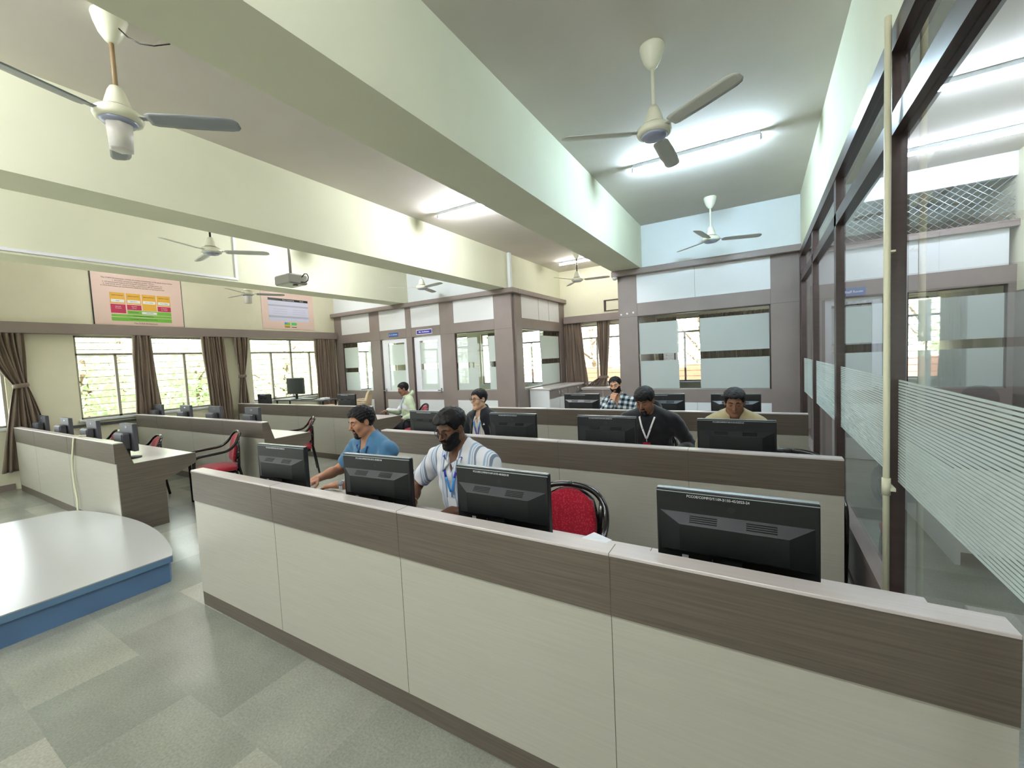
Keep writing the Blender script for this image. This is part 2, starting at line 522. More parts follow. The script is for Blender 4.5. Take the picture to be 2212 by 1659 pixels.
# ---------------------------------------------------------------- timber partitions round the side offices
T = 0.09
ZW = (0.1, 0.82, 1.04, 2.37, 2.6, 3.1)
class Part:
    """partition laid along one axis; u runs along it, its face looks to -y (axis y) or +x (axis x)"""
    def __init__(s, name, axis, c):
        s.ax = axis; s.c = c; s.br = MB(); s.wh = MB(); s.sl = []; s.name = name
    def put(s, mb, u0, u1, z0, z1, d0, d1, m):
        if s.ax == 'y': mb.box(u0, u1, s.c + d0, s.c + d1, z0, z1, m)
        else: mb.box(s.c - d1, s.c - d0, u0, u1, z0, z1, m)
    def brown(s, u0, u1, z0, z1): s.put(s.br, u0, u1, z0, z1, 0, T, M['brown'])
    def white(s, u0, u1, z0, z1): s.put(s.wh, u0, u1, z0, z1, .004, T, M['whitep'])
    def seam(s, u0, u1, z0, z1):
        m_ = MB(); s.put(m_, u0, u1, z0, z1, -.001, .002, M['seam']); s.sl.append(m_)
    def done(s):
        w = struct(s.br.build(s.name))
        if s.wh.v: s.wh.build('white_panel', w)
        for m_ in s.sl: m_.build('joint_line', w)
        return w
def glazed(n, P, u0, u1, films, z0=ZW[2], z1=ZW[3]):
    w = thing('window_%d' % n, '', ''); del w['label']; del w['category']; struct(w)
    a = MB(); P.put(a, u0, u1, z0, z1, .04, .045, M['glass']); a.build('pane', w)
    b = MB(); t = .018
    P.put(b, u0, u0 + t, z0, z1, .02, .07, M['frame']); P.put(b, u1 - t, u1, z0, z1, .02, .07, M['frame'])
    P.put(b, u0, u1, z0, z0 + t, .02, .07, M['steel']); P.put(b, u0, u1, z1 - t, z1, .02, .07, M['frame'])
    b.build('window_frame', w)
    f = MB()
    for (a0, b0) in films:
        P.put(f, a0, b0, z0 + .02, 1.56, .036, .039, M['film']); P.put(f, a0, b0, 1.68, 2.24, .036, .039, M['film'])
    if films: f.build('frosted_film', w)
    return w
def door(n, P, u0, u1, g0, g1, hside):
    w = thing('door_%d' % n, '', ''); del w['label']; del w['category']; struct(w)
    a = MB(); U = M['upvc']
    P.put(a, u0 + .04, g0, 1.02, 2.36, .03, .075, U); P.put(a, g1, u1 - .01, 1.02, 2.36, .03, .075, U); P.put(a, g0, g1, 2.26, 2.36, .03, .075, U)
    P.put(a, g0, g1, 1.02, 1.06, .03, .075, U)
    a.build('door_leaf', w)
    b = MB(); P.put(b, u0 + .04, u1 - .01, .82, 1.02, .025, .075, M['brown']); P.put(b, u0 + .04, u0 + .12, 0.01, .82, .025, .075, M['brown'])
    b.build('kick_rail', w)
    c = MB(); P.put(c, u0 + .12, u1 - .01, .01, .82, .03, .075, M['whitep']); c.build('lower_panel', w)
    d = MB(); P.put(d, g0, g1, 1.06, 2.26, .05, .055, M['glass']); d.build('pane', w)
    e = MB(); P.put(e, g0, g1, 1.06, 1.56, .046, .049, M['film']); P.put(e, g0, g1, 1.7, 2.22, .046, .049, M['film']); e.build('frosted_film', w)
    f = MB(); P.put(f, u0, u0 + .04, 0, 2.37, .01, .085, M['frame']); f.build('door_jamb', w)
    h = MB(); uh = u0 + .1 if hside < 0 else u1 - .07
    P.put(h, uh - .02, uh + .02, 1.0, 1.1, .015, .03, M['chrome']); P.put(h, uh - .075, uh + .015, 1.04, 1.06, -.03, -.012, M['chrome']); P.put(h, uh - .008, uh + .008, 1.042, 1.058, -.02, .02, M['chrome'])
    h.build('door_handle', w)
    return w

# left office partition (y = 7.7)
P = Part('wall_partition_left', 'y', 7.7)
for a, b in ((XL, -10.0), (-8.87, -8.5), (-7.57, -7.38), (-6.47, -6.05), (-4.95, -4.5)):
    P.brown(a, b, 0, 3.1)
for a, b in ((-10.0, -8.87), (-6.05, -4.95)):
    P.brown(a, b, 0, .1); P.white(a, b, .1, .82); P.brown(a, b, .82, 1.04); P.brown(a, b, 2.37, 2.6); P.white(a, b, 2.6, 3.1)
for a, b in ((-8.5, -7.57), (-7.38, -6.47)):
    P.brown(a, b, 2.37, 2.6); P.white(a, b, 2.6, 3.1)
for u in (-8.5, -7.57, -7.38, -6.47, -4.95):
    P.seam(u - .002, u + .002, 2.37, 2.6)
P.seam(XL, -4.5, 2.368, 2.372)
P.done()
k = 20
glazed(k, P, -10.0, -8.87, [(-9.98, -9.4), (-9.0, -8.89)]); k += 1
glazed(k, P, -6.05, -4.95, [(-6.03, -5.45), (-5.15, -4.97)]); k += 1
door(1, P, -8.5, -7.57, -8.25, -7.68, -1)
door(2, P, -7.38, -6.47, -7.16, -6.6, 1)
# its return along x = -4.5
P = Part('wall_partition_return', 'x', -4.46)
P.brown(7.7 + T, 8.07, 0, 3.1); P.brown(10.07, YB, 0, 3.1)
P.brown(8.07, 10.07, 0, 1.04); P.brown(8.07, 10.07, 2.37, 2.6); P.white(8.07, 10.07, 2.6, 3.1); P.seam(8.9, 8.904, 2.6, 3.1); P.seam(9.45, 9.454, 2.6, 3.1)
P.done()
glazed(k, P, 8.07, 10.07, [(9.0, 10.05)]); k += 1
# right partition (y = 7.7)
P = Part('wall_partition_right', 'y', 7.7)
for a, b in ((-2.22, -1.88), (.16, .53)): P.brown(a, b, 0, 3.1)
a, b = -1.88, .16
P.brown(a, b, 0, .1); P.white(a, b, .1, .82); P.brown(a, b, .82, 1.04); P.brown(a, b, 2.37, 2.6); P.white(a, b, 2.6, 3.1)
P.seam(-2.22, .53, 2.368, 2.372); P.seam(-.92, -.917, 2.6, 3.1); P.seam(-1.882, -1.878, 2.37, 2.6); P.seam(.158, .162, 2.37, 2.6); P.seam(-.92, -.917, .1, .82)
P.done()
glazed(k, P, -1.88, .16, [(-1.86, -1.2), (-.86, .14)]); k += 1
sbox('wall_partition_side', -2.22, -2.13, 7.8, YB, 0, 3.2, M['brown'])
# far partition of the next room
P = Part('wall_partition_far', 'y', 7.7)
for a, b in ((.67, .8), (1.5, 1.6), (2.68, 2.75)): P.brown(a, b, 0, 2.58)
P.brown(.8, 1.5, 2.35, 2.58); P.white(.67, 1.6, 2.58, 3.03); P.brown(1.74, 2.68, 2.35, 2.58); P.white(1.85, 2.68, 2.58, 3.03)
P.white(1.6, 1.74, 0, 3.03); P.white(1.74, 1.85, 2.58, 3.03); P.brown(1.74, 2.68, 0, 1.04); P.seam(1.85, 1.854, 2.58, 3.03)
P.done()
door(3, P, .8, 1.5, .92, 1.38, 1)
glazed(k, P, 1.74, 2.68, [(1.86, 2.66)], z1=2.35); k += 1
# cornice boards above the partitions, and the painted wall over them
def cornice(n, x0, x1, y0, y1, z0=3.1, z1=3.2): 
    return struct(MB().bbox(x0, x1, y0, y1, z0, z1, M['brown'], .008).build('trim_%d' % n))
cornice(5, XL, -4.38, 7.58, 7.82); cornice(6, -4.6, -4.38, 7.82, YB); cornice(7, -2.3, .56, 7.58, 7.82); cornice(8, .66, XR, 7.64, 7.82, 3.03, 3.12)
sbox('wall_over_left', XL, -4.5, 7.72, 7.8, 3.2, CZ, M['wall_cool'])
sbox('wall_over_right', -1.78, .57, 7.72, 7.8, 3.2, CZ, M['wall_cool'])
sbox('wall_over_far', .76, XR, 7.72, 7.8, 3.66, CZ, M['whitep'])
# expanded metal grille over the far partition
g = MB(); st = .1
for i in range(-8, 24):
    for s in (1, -1):
        xa = .7 + i * st; za, zb = 3.12, 3.66
        xb = xa + s * (zb - za) * 1.15
        # clip to the opening
        pts = [(xa, za), (xb, zb)]
        lo, hi = .72, 2.73
        def clip(p, q, X):
            t = (X - p[0]) / (q[0] - p[0]); return (X, p[1] + t * (q[1] - p[1]))
        p, q = pts
        if max(p[0], q[0]) < lo or min(p[0], q[0]) > hi: continue
        if p[0] < lo: p = clip(p, q, lo)
        if q[0] < lo: q = clip(p, q, lo)
        if p[0] > hi: p = clip(p, q, hi)
        if q[0] > hi: q = clip(p, q, hi)
        g.tube([(p[0], 7.72 + .004 * s, p[1]), (q[0], 7.72 + .004 * s, q[1])], .005, M['silver'], n=4)
tag(g.build('mesh_grille'), 'diamond wire mesh grille over the far partition beyond the glass wall', 'grille')
# right wall lower panelling in the next room
sbox('trim_9', XR - .015, XR, YR, 7.7, 0, 2.25, M['brown'])

# ---------------------------------------------------------------- glass wall along x = 0.57
GY = [7.5, 5.98, 4.30, 2.67, 1.0, -.68, -2.3]
gw = MB(); F = M['frame']
gw.box(.53, .62, YR, 7.7, 3.0, 3.10, F); gw.box(.535, .61, YR, 7.7, 2.64, 2.74, F)
for y in GY: gw.box(.535, .59, y - .05, y + .05, .42, 3.0, F)
gw.box(.53, .62, 7.62, 7.7, 0, 3.0, F)
gw.box(.55, .61, YR, 7.6, .04, .38, M['brown']); gw.box(.53, .62, YR, 7.62, .38, .42, M['brown'])
gw.box(.54, .61, YR, 7.62, 0, .04, F)
gwo = struct(gw.build('wall_glass_partition'))
ys = [YR] + sorted(y for y in GY) + [7.62]
n = 30
for i in range(len(ys) - 1):
    a, b = ys[i] + .055, ys[i + 1] - .055
    if b - a < .2: continue
    w = thing('window_%d' % n, '', ''); del w['label']; del w['category']; struct(w)
    MB().box(.566, .572, a, b, .42, 2.64, M['glass']).build('pane', w)
    MB().box(.566, .572, a, b, 2.74, 3.0, M['glass']).build('transom_pane', w)
    if b > 0:
        s = MB(); z = 1.03
        while z < 1.52:
            s.box(.5625, .5645, a, b, z, z + .0085, M['films']); z += .0137
        s.build('frosted_stripes', w)
    n += 1
# cream pipe in front of the glass wall
pp = MB(); pp.tube([(.507, 2.55, 0.02), (.507, 2.55, 3.13)], .013, M['cream'], n=12)
pp.tube([(.507, 2.55, .98), (.507, 2.55, 1.06)], .017, M['cream'], n=12)
pp.box(.507, .540, 2.54, 2.625, 1.0, 1.015, M['cream']); pp.box(.507, .536, 2.545, 2.622, 2.104, 2.112, M['cream'])
tag(pp.build('conduit_pipe'), 'cream vertical pvc pipe against the dark post of the glass wall', 'pipe')

# ---------------------------------------------------------------- pelmets and trunking
tag(MB().bbox(XL, XL + .14, YR, 7.68, 2.50, 2.68, M['brown'], .006).build('curtain_pelmet'), 'long taupe pelmet board over the curtained windows of the side wall', 'pelmet')
tag(MB().bbox(-4.42, -2.24, YB - .16, YB, 2.56, 2.74, M['brown'], .006).build('curtain_pelmet'), 'short taupe pelmet over the curtained window in the far alcove', 'pelmet')
t = MB(); t.box(-7.45, -7.43, YR, 3.79, 3.23, 3.265, M['upvc']); t.box(-7.45, -7.43, 3.755, 3.79, 3.265, CZ, M['upvc'])
tag(t.build('cable_trunking'), 'white l-shaped cable trunking fixed to the side of the far beam', 'trunking')
tag(MB().bbox(XL, XL + .05, 2.3, 3.4, .88, .92, M['greyp'], .004).build('cable_duct'), 'thin grey duct on the side wall just below the window sill', 'duct')
# small things on the walls
t = MB(); t.box(-3.36, -2.9, YB - .02, YB, 2.80, 2.82, F); t.box(-3.36, -2.9, YB - .02, YB, 3.06, 3.08, F); t.box(-3.36, -3.31, YB - .025, YB, 2.80, 3.08, F); t.box(-2.92, -2.9, YB - .02, YB, 2.8, 3.08, F)
tag(t.build('wall_frame'), 'small dark rectangular frame on the alcove wall above the pelmet', 'frame')
t = MB(); t.lathe([(.045, .0), (.05, -.02), (.035, -.05), (.01, -.06)], M['switch'], (-2.24, 7.6, 3.1), 16)
tag(t.build('motion_sensor'), 'small white sensor under the corner of the right cornice', 'sensor')
for i, (x, z) in enumerate(((-2.17, 2.42), (-2.06, 2.43), (-1.95, 2.44))):
    t = MB().bbox(x - .016, x + .016, 7.688, 7.699, z - .016, z + .016, M['switch'], .003)
    tag(t.build('wall_switch'), ['small white fixing at the outer edge of the column by the alcove', 'middle one of three small white fixings on the column', 'small white fixing nearest the frosted window on the column'][i], 'switch', 'white fixings on the column')
# ---------------------------------------------------------------- desks
def desk(x0, x1, yf, seams, label, group, ends='LR', depth=.66):
    d = thing('computer_desk', label, 'desk', ((x0 + x1) / 2, yf, 0), 0, group)
    h = (x1 - x0) / 2; cx = (x0 + x1) / 2
    a = -h + (.03 if 'L' in ends else 0); b = h - (.03 if 'R' in ends else 0)
    MB().box(-h, h, .006, .0125, .10, .785, M['white']).box(a, b, .0125, .07, .10, .785, M['white']).build('front_panel', d)
    MB().box(-h, h, 0, .0125, .785, .998, M['brownd']).box(a, b, .0125, .074, .785, .998, M['brownd']).build('front_band', d)
    MB().box(-h, h, .008, .0125, 0, .10, M['brownd']).box(a, b, .0125, .066, 0, .10, M['brownd']).build('plinth', d)
    t = MB().bbox(-h, h, -.001, .079, .998, 1.01, M['top'], .002)
    t.build('top_cap', d)
    w = MB().bbox(a, b, .074, depth, .725, .752, M['top'], .003)
    w.box(a, b, depth - .004, depth + .002, .722, .75, M['brown'])
    w.build('worktop', d)
    for x in seams:
        s = MB(); X = x - cx; a_, b_ = X - .0012, X + .0012
        pr = [(.0055, .1), (.0055, .784), (-.0004, .786), (-.0014, 1.0104), (.0794, 1.0104), (.0794, .7532), (depth, .7532), (depth, .7515), (.076, .7515), (.076, 1.0085), (.007, 1.0085), (.0075, .1)]
        s.prism(pr, 'x', a_, b_, M['seam']); s.build('joint_line', d)
    prof = [(.0125, 0), (.42, 0), (.42, .50), (depth, .64), (depth, .757), (.155, .757), (.083, .998), (.0125, .998)]
    if 'L' in ends: MB().prism(prof, 'x', -h, -h + .03, M['brownd']).build('end_panel', d)
    if 'R' in ends: MB().prism(prof, 'x', h - .03, h, M['brownd']).build('end_panel', d)
    n = max(1, int((x1 - x0) // 1.3))
    for i in range(1, n):
        xx = -h + (x1 - x0) * i / n
        MB().box(xx - .012, xx + .012, .07, .42, 0, .725, M['brown']).build('support_panel', d)
    return d
G = 'rows of panelled computer desks'
desk(-3.57, .515, 1.38, [-2.55, -1.49, -.46], 'long cream desk nearest the camera with dark grained upper band and four black monitors', G, ends='L')
desk(-3.52, .43, 3.12, [-2.5, -1.44, -.44], 'middle right-bank desk, second row, behind the man in striped shirt', G, ends='LR')
desk(-3.5, .42, 5.12, [-2.5, -1.43, -.4], 'far right-bank desk, third row, in front of the man in plaid shirt', G, ends='LR')
desk(-10.1, -5.93, 1.62, [-9.0, -7.5], 'desk behind the white platform with a beige cable hanging over its front', G, ends='R', depth=.74)
desk(-10.1, -5.83, 3.12, [-9.2, -7.9, -6.9], 'window-side desk of the second row with an empty red chair against its front', G, ends='R', depth=.70)
desk(-10.1, -5.8, 4.92, [-9.1, -7.9, -6.8], 'window-side desk of the third row beside the man in pale green hoodie', G, ends='R', depth=.72)

# ---------------------------------------------------------------- monitors
MARK = 'PCCOE/COMP/DT/109-3/155-45/2023-24'
def monitor_wide():
    r = thing('computer_monitor', 'x', 'monitor')
    w, z0, z1 = .252, .105, .44
    b = MB(); b.bbox(-w, w, -.012, .022, z0, z1, M['dark'], .004)
    b.build('housing', r)
    e = MB(); e.box(-w - .0008, w + .0008, -.0125, -.0105, z1 - .010, z1 - .007, M['silver']); e.box(-w + .002, w - .002, -.006, .018, z1, z1 + .0015, M['silver'])
    e.build('edge_strip', r)
    s = MB(); s.box(-w + .014, w - .014, .0222, .0235, z0 + .02, z1 - .014, M['bezel']); s.build('screen', r)
    # rear cover: stepped trapezoid with a sloped vent ledge
    c = MB(); zt, zb = z1 - .082, z0 + .125
    P = [(-w + .012, -.0115, zt), (w - .012, -.0115, zt), (w - .085, -.046, zt - .034), (-w + .085, -.046, zt - .034)]
    Q = [(-w + .012, -.0115, zb - .02), (w - .012, -.0115, zb - .02), (w - .085, -.046, zb), (-w + .085, -.046, zb)]
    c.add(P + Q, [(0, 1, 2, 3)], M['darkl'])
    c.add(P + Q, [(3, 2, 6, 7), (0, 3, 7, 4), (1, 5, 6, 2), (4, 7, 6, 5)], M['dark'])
    cc = c.build('rear_cover', r)
    for x0 in (-.135, .045):
        v = MB()
        for i in range(4):
            t = .25 + i * .16; y = -.0115 - .0345 * t; z = zt - .034 * t
            v.box(x0, x0 + .09, y - .0022, y + .001, z - .0012, z + .0012, M['bezel'])
        v.build('vent', cc)
    k = MB(); put_text(k, MARK, .0125, M['txt'], (-.045, -.0128, z1 - .021), width=.20); k.build('marker_writing', r)
    l = MB(); l.prism([(.011 * math.cos(2 * PI * i / 20), z1 - .055 + .011 * math.sin(2 * PI * i / 20)) for i in range(20)], 'y', -.0126, -.0118, M['darkl']); l.build('round_emblem', r)
    q = MB(); q.box(-.165, -.143, -.0135, -.0122, zb - .055, zb - .032, M['paper']); q.build('sticker', r)
    p = MB(); p.box(.015, .135, -.0135, -.012, zb - .054, zb - .042, M['bezel'])
    for i, x in enumerate((.02, .045, .075, .10, .118)):
        p.box(x, x + .010, -.016, -.0130, zb - .052, zb - .044, M['greyp'] if i % 2 else M['silver'])
    p.build('port_cluster', r)
    n = MB(); n.box(-.03, .03, -.03, -.006, .012, z0 + .11, M['dark']); n.build('stand', r)
    m = MB(); m.lathe([(.105, 0), (.108, .005), (.10, .012), (.03, .016)], M['dark'], (0, .0, 0.0), 28, 1.1, .85); m.build('base', r)
    cb = MB(); cb.tube([(-.06, -.035, zb - .02), (-.07, -.055, .05), (-.05, -.07, .008), (-.02, -.085, .006)], .004, M['bezel'], n=6); cb.build('cable', r)
    return r
def monitor_square():
    r = thing('computer_monitor', 'x', 'monitor')
    w, z0, z1 = .19, .09, .41
    b = MB(); b.bbox(-w, w, -.02, .025, z0, z1, M['greyp'], .006); b.build('housing', r)
    s = MB(); s.box(-w + .018, w - .018, .0252, .0262, z0 + .03, z1 - .018, M['bezel']); s.build('screen', r)
    c = MB(); c.bbox(-.13, .13, -.105, -.018, z0 + .03, z1 - .10, M['greyp'], .018); c.build('rear_cover', r)
    l = MB(); l.box(-.02, .02, -.0215, -.0195, z1 - .05, z1 - .03, M['silver']); l.build('round_emblem', r)
    n = MB(); n.box(-.035, .035, -.05, -.01, .01, .2, M['dark']); n.build('stand', r)
    m = MB(); m.lathe([(.10, 0), (.10, .008), (.04, .02)], M['dark'], (0, 0, 0), 24); m.build('base', r)
    return r
GM = 'black monitors on the desks'
mw = monitor_wide()
first = True
rows = [
 (-.09, 1.62, .752, 0, 'largest black monitor, nearest the glass wall on the front desk, white writing on its back'),
 (-1.05, 1.62, .752, 0, 'black monitor on the front desk in front of the empty red chair'),
 (-1.885, 1.62, .752, 4, 'black monitor between the blue polo man and the striped shirt man'),
 (-2.82, 1.62, .752, 3, 'black monitor at the far end of the front desk, left of the blue polo'),
 (-.155, 3.38, .752, 0, 'black monitor in front of the man in tan jacket'),
 (-1.11, 3.38, .752, 0, 'black monitor beside the man in black hoodie'),
 (-2.02, 3.38, .752, 0, 'black monitor next to the young man in glasses and black jacket'),
 (-3.08, 3.38, .752, 0, 'black monitor partly behind the hair of the bearded man in striped shirt'),
 (-.24, 5.36, .752, 0, 'far row black monitor behind the head of the tan jacket man'),
 (-1.03, 5.36, .752, 0, 'far row black monitor just behind the black hoodie man'),
 (-2.09, 5.36, .752, 0, 'far row black monitor left of the man in plaid shirt')]
for x, y, z, a, lab in rows:
    if first: mw.location = (x, y, z); mw['label'] = lab; mw['group'] = GM; mw.rotation_euler = (0, 0, math.radians(a)); first = False
    else: dup(mw, (x, y, z), math.radians(a), lab, GM)
GM2 = 'older square monitors on the window-side desks'
ms = monitor_square(); first = True
rows = [
 (-9.87, 1.9, 'square grey monitor in front of the tied curtain, furthest along the first window-side desk'),
 (-8.72, 1.9, 'second square grey monitor from the tied curtain on the first window-side desk'),
 (-7.6, 1.9, 'square grey monitor standing just beyond the beige cable'),
 (-6.42, 1.9, 'square grey monitor at the aisle end of the first window-side desk'),
 (-9.95, 3.42, 'square grey monitor at the foot of the straight middle curtain'),
 (-8.8, 3.42, 'square grey monitor alone against the bright second window, on the middle window-side desk'),
 (-7.75, 3.42, 'square grey monitor at the foot of the pleated curtain on the middle window-side desk'),
 (-6.62, 3.42, 'square grey monitor at the aisle end of the middle window-side desk')]
for x, y, lab in rows:
    if first: ms.location = (x, y, .757); ms['label'] = lab; ms['group'] = GM2; first = False
    else: dup(ms, (x, y, .757), 0, lab, GM2)
dup(mw, (-9.5, 5.18, .757), 0, 'small dark monitor by the window on the third window-side desk', GM)
dup(mw, (-6.72, 5.18, .757), 0, 'dark monitor in front of the stacked beige chairs', GM)

# high side table with a screen turned to the room
t = thing('side_table', 'black-topped table by the window carrying a raised screen', 'table', (-9.2, 5.95, 0))
MB().bbox(-.95, .95, -.2, .2, .98, 1.01, M['greyp'], .004).build('tabletop', t)
for sx in (-.88, .88):
    for sy in (-.16, .16): MB().tube([(sx, sy, 0), (sx, sy, .98)], .018, M['dark'], n=8).build('leg', t)
r = thing('computer_monitor', 'raised dark screen on a stand, alone on the table before the bright window', 'monitor', (-9.45, 5.9, 1.01), math.radians(4), GM)
MB().bbox(-.3, .3, -.02, .015, .12, .50, M['greyp'], .006).build('housing', r)
MB().box(-.28, .28, -.0215, -.0202, .14, .48, M['darkl']).build('screen', r)
MB().box(-.03, .03, -.01, .02, .01, .2, M['dark']).build('stand', r)
MB().lathe([(.13, 0), (.13, .008), (.04, .016)], M['dark'], (0, 0, 0), 24).build('base', r)
k = thing('keyboard', 'black keyboard lying under the raised screen on the table by the window', 'keyboard', (-8.95, 5.88, 1.01))
MB().bbox(-.22, .22, -.07, .07, 0, .02, M['dark'], .006).build('case', k)
tag(MB().bbox(-8.5, -8.35, 5.85, 6.0, 1.01, 1.05, M['paper'], .003).build('paper_pad'), 'small white pad of paper on the table by the window', 'paper')

# keyboards on the front desk
def keyboard(x, y, rz, lab):
    k = thing('keyboard', lab, 'keyboard', (x, y, .752), rz, 'keyboards on the front desk')
    MB().bbox(-.22, .22, -.075, .075, 0, .018, M['dark'], .005).build('case', k)
    ks = MB()
    for i in range(14):
        for j in range(5): ks.box(-.205 + i * .03, -.205 + i * .03 + .025, -.06 + j * .025, -.06 + j * .025 + .02, .018, .024, M['darkl'])
    ks.build('key_field', k)
keyboard(-2.72, 1.87, .1, 'black keyboard under the hands of the man in blue polo')
keyboard(-1.62, 1.82, 0, 'black keyboard in front of the striped shirt man')
# folded paper on the front desk
pm = MB(); pm.add([(-.81, 1.99, .756), (-.70, 1.95, .754), (-.66, 2.04, .754), (-.76, 2.055, .772)], [(0, 1, 2, 3)], M['paper'])
pm.add([(-.81, 1.99, .7545), (-.70, 1.95, .7535), (-.66, 2.04, .7535), (-.76, 2.055, .753)], [(3, 2, 1, 0)], M['paper'])
tag(pm.build('folded_paper'), 'scrap of white paper on the front worktop beside the red chair', 'paper')

# ---------------------------------------------------------------- platform
pd = thing('platform', 'low white-topped platform with blue sides and one curved edge', 'platform')
x0, x1 = -6.95, -4.2
arc = []
for i in range(25):
    t_ = i / 24; x = x1 + (x0 - x1) * t_
    y = 1.44 + .21 * math.sin(PI * min(1, t_ * 1.05)) ** .8 if t_ < .95 else 1.44 - (t_ - .95) * 6
    if t_ >= .95: y = 1.47 - (t_ - .95) * 10
    arc.append((x, y))
top = [(x1, -1.6)] + arc + [(x0, -1.6)]
ins = [(x1 - .02, -1.58)] + [(min(max(x, x0 + .02), x1 - .02), y - .02) for x, y in arc] + [(x0 + .02, -1.58)]
MB().prism(ins, 'z', 0, .165, M['blue']).build('side_skirt', pd)
MB().prism(top, 'z', .165, .212, M['blue2']).build('edge_band', pd)
MB().prism(top, 'z', .212, .22, M['podium']).build('top_sheet', pd)
cb = MB(); pts = [(-7.18, 1.72, 1.014), (-7.17, 1.66, 1.022), (-7.175, 1.612, 1.0), (-7.2, 1.604, .9), (-7.27, 1.602, .75), (-7.3, 1.6, .6), (-7.28, 1.598, .4), (-7.24, 1.6, .25), (-7.2, 1.585, .1), (-7.16, 1.57, .012), (-7.1, 1.5, .008)]
cb.tube(pts, .011, M['cream'], n=8)
tag(cb.build('loose_cable'), 'thick beige cable hanging over the front of the desk behind the platform', 'cable')

# ---------------------------------------------------------------- red chairs with black hoop arms
def chair():
    r = thing('visitor_chair', 'x', 'chair')
    K = M['black']; fl = (.020, .013, (0, 0, 1))
    def side(s):
        f = MB()
        P = [(.25 * s, .25, 0), (.26 * s, .25, .30), (.265 * s, .25, .56), (.265 * s, .235, .635), (.265 * s, .19, .665), (.267 * s, .05, .675), (.265 * s, -.10, .69), (.255 * s, -.18, .74), (.235 * s, -.225, .80), (.19 * s, -.255, .855), (.13 * s, -.275, .885), (.065 * s, -.283, .898), (0, -.286, .902)]
        # smooth
        Q = []
        for i in range(len(P) - 1):
            a = Vector(P[max(0, i - 1)]); b = Vector(P[i]); c = Vector(P[i + 1]); d = Vector(P[min(len(P) - 1, i + 2)])
            for t in (0, .33, .66):
                Q.append(.5 * ((2 * b) + (c - a) * t + (2 * a - 5 * b + 4 * c - d) * t * t + (3 * b - a - 3 * c + d) * t ** 3))
        Q.append(Vector(P[-1]))
        f.tube(Q, .018, K, n=10)
        return f
    for s in (1, -1): side(s).build('arm_frame', r)
    for s in (1, -1):
        b = MB(); b.tube([(.20 * s, -.30, 0), (.195 * s, -.26, .30), (.185 * s, -.235, .45), (.19 * s, -.245, .65), (.21 * s, -.245, .83)], .016, K, n=8); b.build('rear_leg', r)
    # lower ring of the hoop under the pad
    b = MB(); b.tube([(.235 * math.sin(a), -.235 - .02 * math.cos(a) * -1, .66 - .14 * math.cos(a)) for a in [(-.5 + i / 14) * PI * 1.0 for i in range(15)]], .012, K, n=8); b.build('hoop_ring', r)
    def pad(cx, n1, rx, rz, y0, yb, z0):
        P = []
        for i in range(13):
            u = -1 + 2 * i / 12; row = []
            for j in range(13):
                v = -1 + 2 * j / 12
                # square to rounded shape
                x = u * math.sqrt(1 - v * v * .38) * rx; z = v * math.sqrt(1 - u * u * .42) * rz
                bul = (1 - u ** 4) * (1 - v ** 4)
                row.append((x, y0 + .035 * bul - .03 * (v) + .05 * u * u, z0 + z))
            P.append(row)
        return P
    P = pad(0, 0, .185, .195, -.262, 0, .675)
    b = MB(); b.sheet(P, M['red'], .03); b.build('backrest', r)
    P2 = [[(x * 1.04, y - .02, (z - .675) * 1.04 + .675) for x, y, z in row] for row in P]
    b = MB(); b.sheet(P2, K, .012); b.build('backrest_shell', r)
    P = []
    for i in range(15):
        u = -1 + 2 * i / 14; row = []
        for j in range(15):
            v = -1 + 2 * j / 14
            x = u * math.sqrt(1 - v * v * .25) * .245; y = v * math.sqrt(1 - u * u * .25) * .25 + .01
            row.append((x, y, .435 + .035 * (1 - u ** 4) * (1 - v ** 4) - .012 * max(0, v) ** 3))
        P.append(row)
    b = MB(); b.sheet(P, M['red'], .045); b.build('seat', r)
    b = MB(); b.bbox(-.20, .20, -.2, .21, .375, .40, K, .006); b.tube([(-.255, .2, .385), (.255, .2, .385)], .012, K, n=8); b.tube([(-.19, -.24, .385), (.19, -.24, .385)], .012, K, n=8); b.build('seat_frame', r)
    return r
GC = 'red upholstered chairs with black frames'
ch = chair(); first = True
# x, y, facing angle (0 = facing away from camera), label
rows = [
 (-6.25, 2.70, 163, 'empty red armchair seen from the side against the second window-side desk'),
 (-6.55, 4.02, 150, 'red chair standing at the aisle end of the second window-side desk'),
 (-1.03, 2.12, 180, 'empty red chair pulled up to the front desk between two monitors'),
 (-7.6, 2.3, 172, 'red chair just beyond the aisle-end square monitor of the first window-side desk'),
 (-9.2, 2.3, 172, 'red chair half hidden behind the square monitors near the first window'),
 (.2, 3.52, 178, 'dark chair squeezed between the second-row desk end and the glass wall'),
 (-2.73, 2.36, 180, 'red chair under the man in blue polo'),
 (-1.72, 2.28, 180, 'black-armed red chair under the bearded man in striped shirt'),
 (-2.84, 4.3, 180, 'chair under the young man in glasses and black jacket'),
 (-.98, 4.22, 180, 'chair under the man in black hoodie'),
 (-.2, 4.36, 180, 'chair under the man in tan jacket'),
 (-1.78, 6.15, 180, 'chair under the man in plaid shirt'),
 (-5.85, 6.0, 148, 'red chair under the man in pale green hoodie')]
for x, y, a, lab in rows:
    if first: ch.location = (x, y, 0); ch.rotation_euler = (0, 0, math.radians(a)); ch['label'] = lab; ch['group'] = GC; first = False
    else:
        c_ = dup(ch, (x, y, 0), math.radians(a), lab, GC)
        if 'first' in lab and 'square' in lab: c_.scale = (1, 1, .94)
        if 'man in blue' in lab or 'bearded' in lab: c_.scale = (.92, .9, .9)

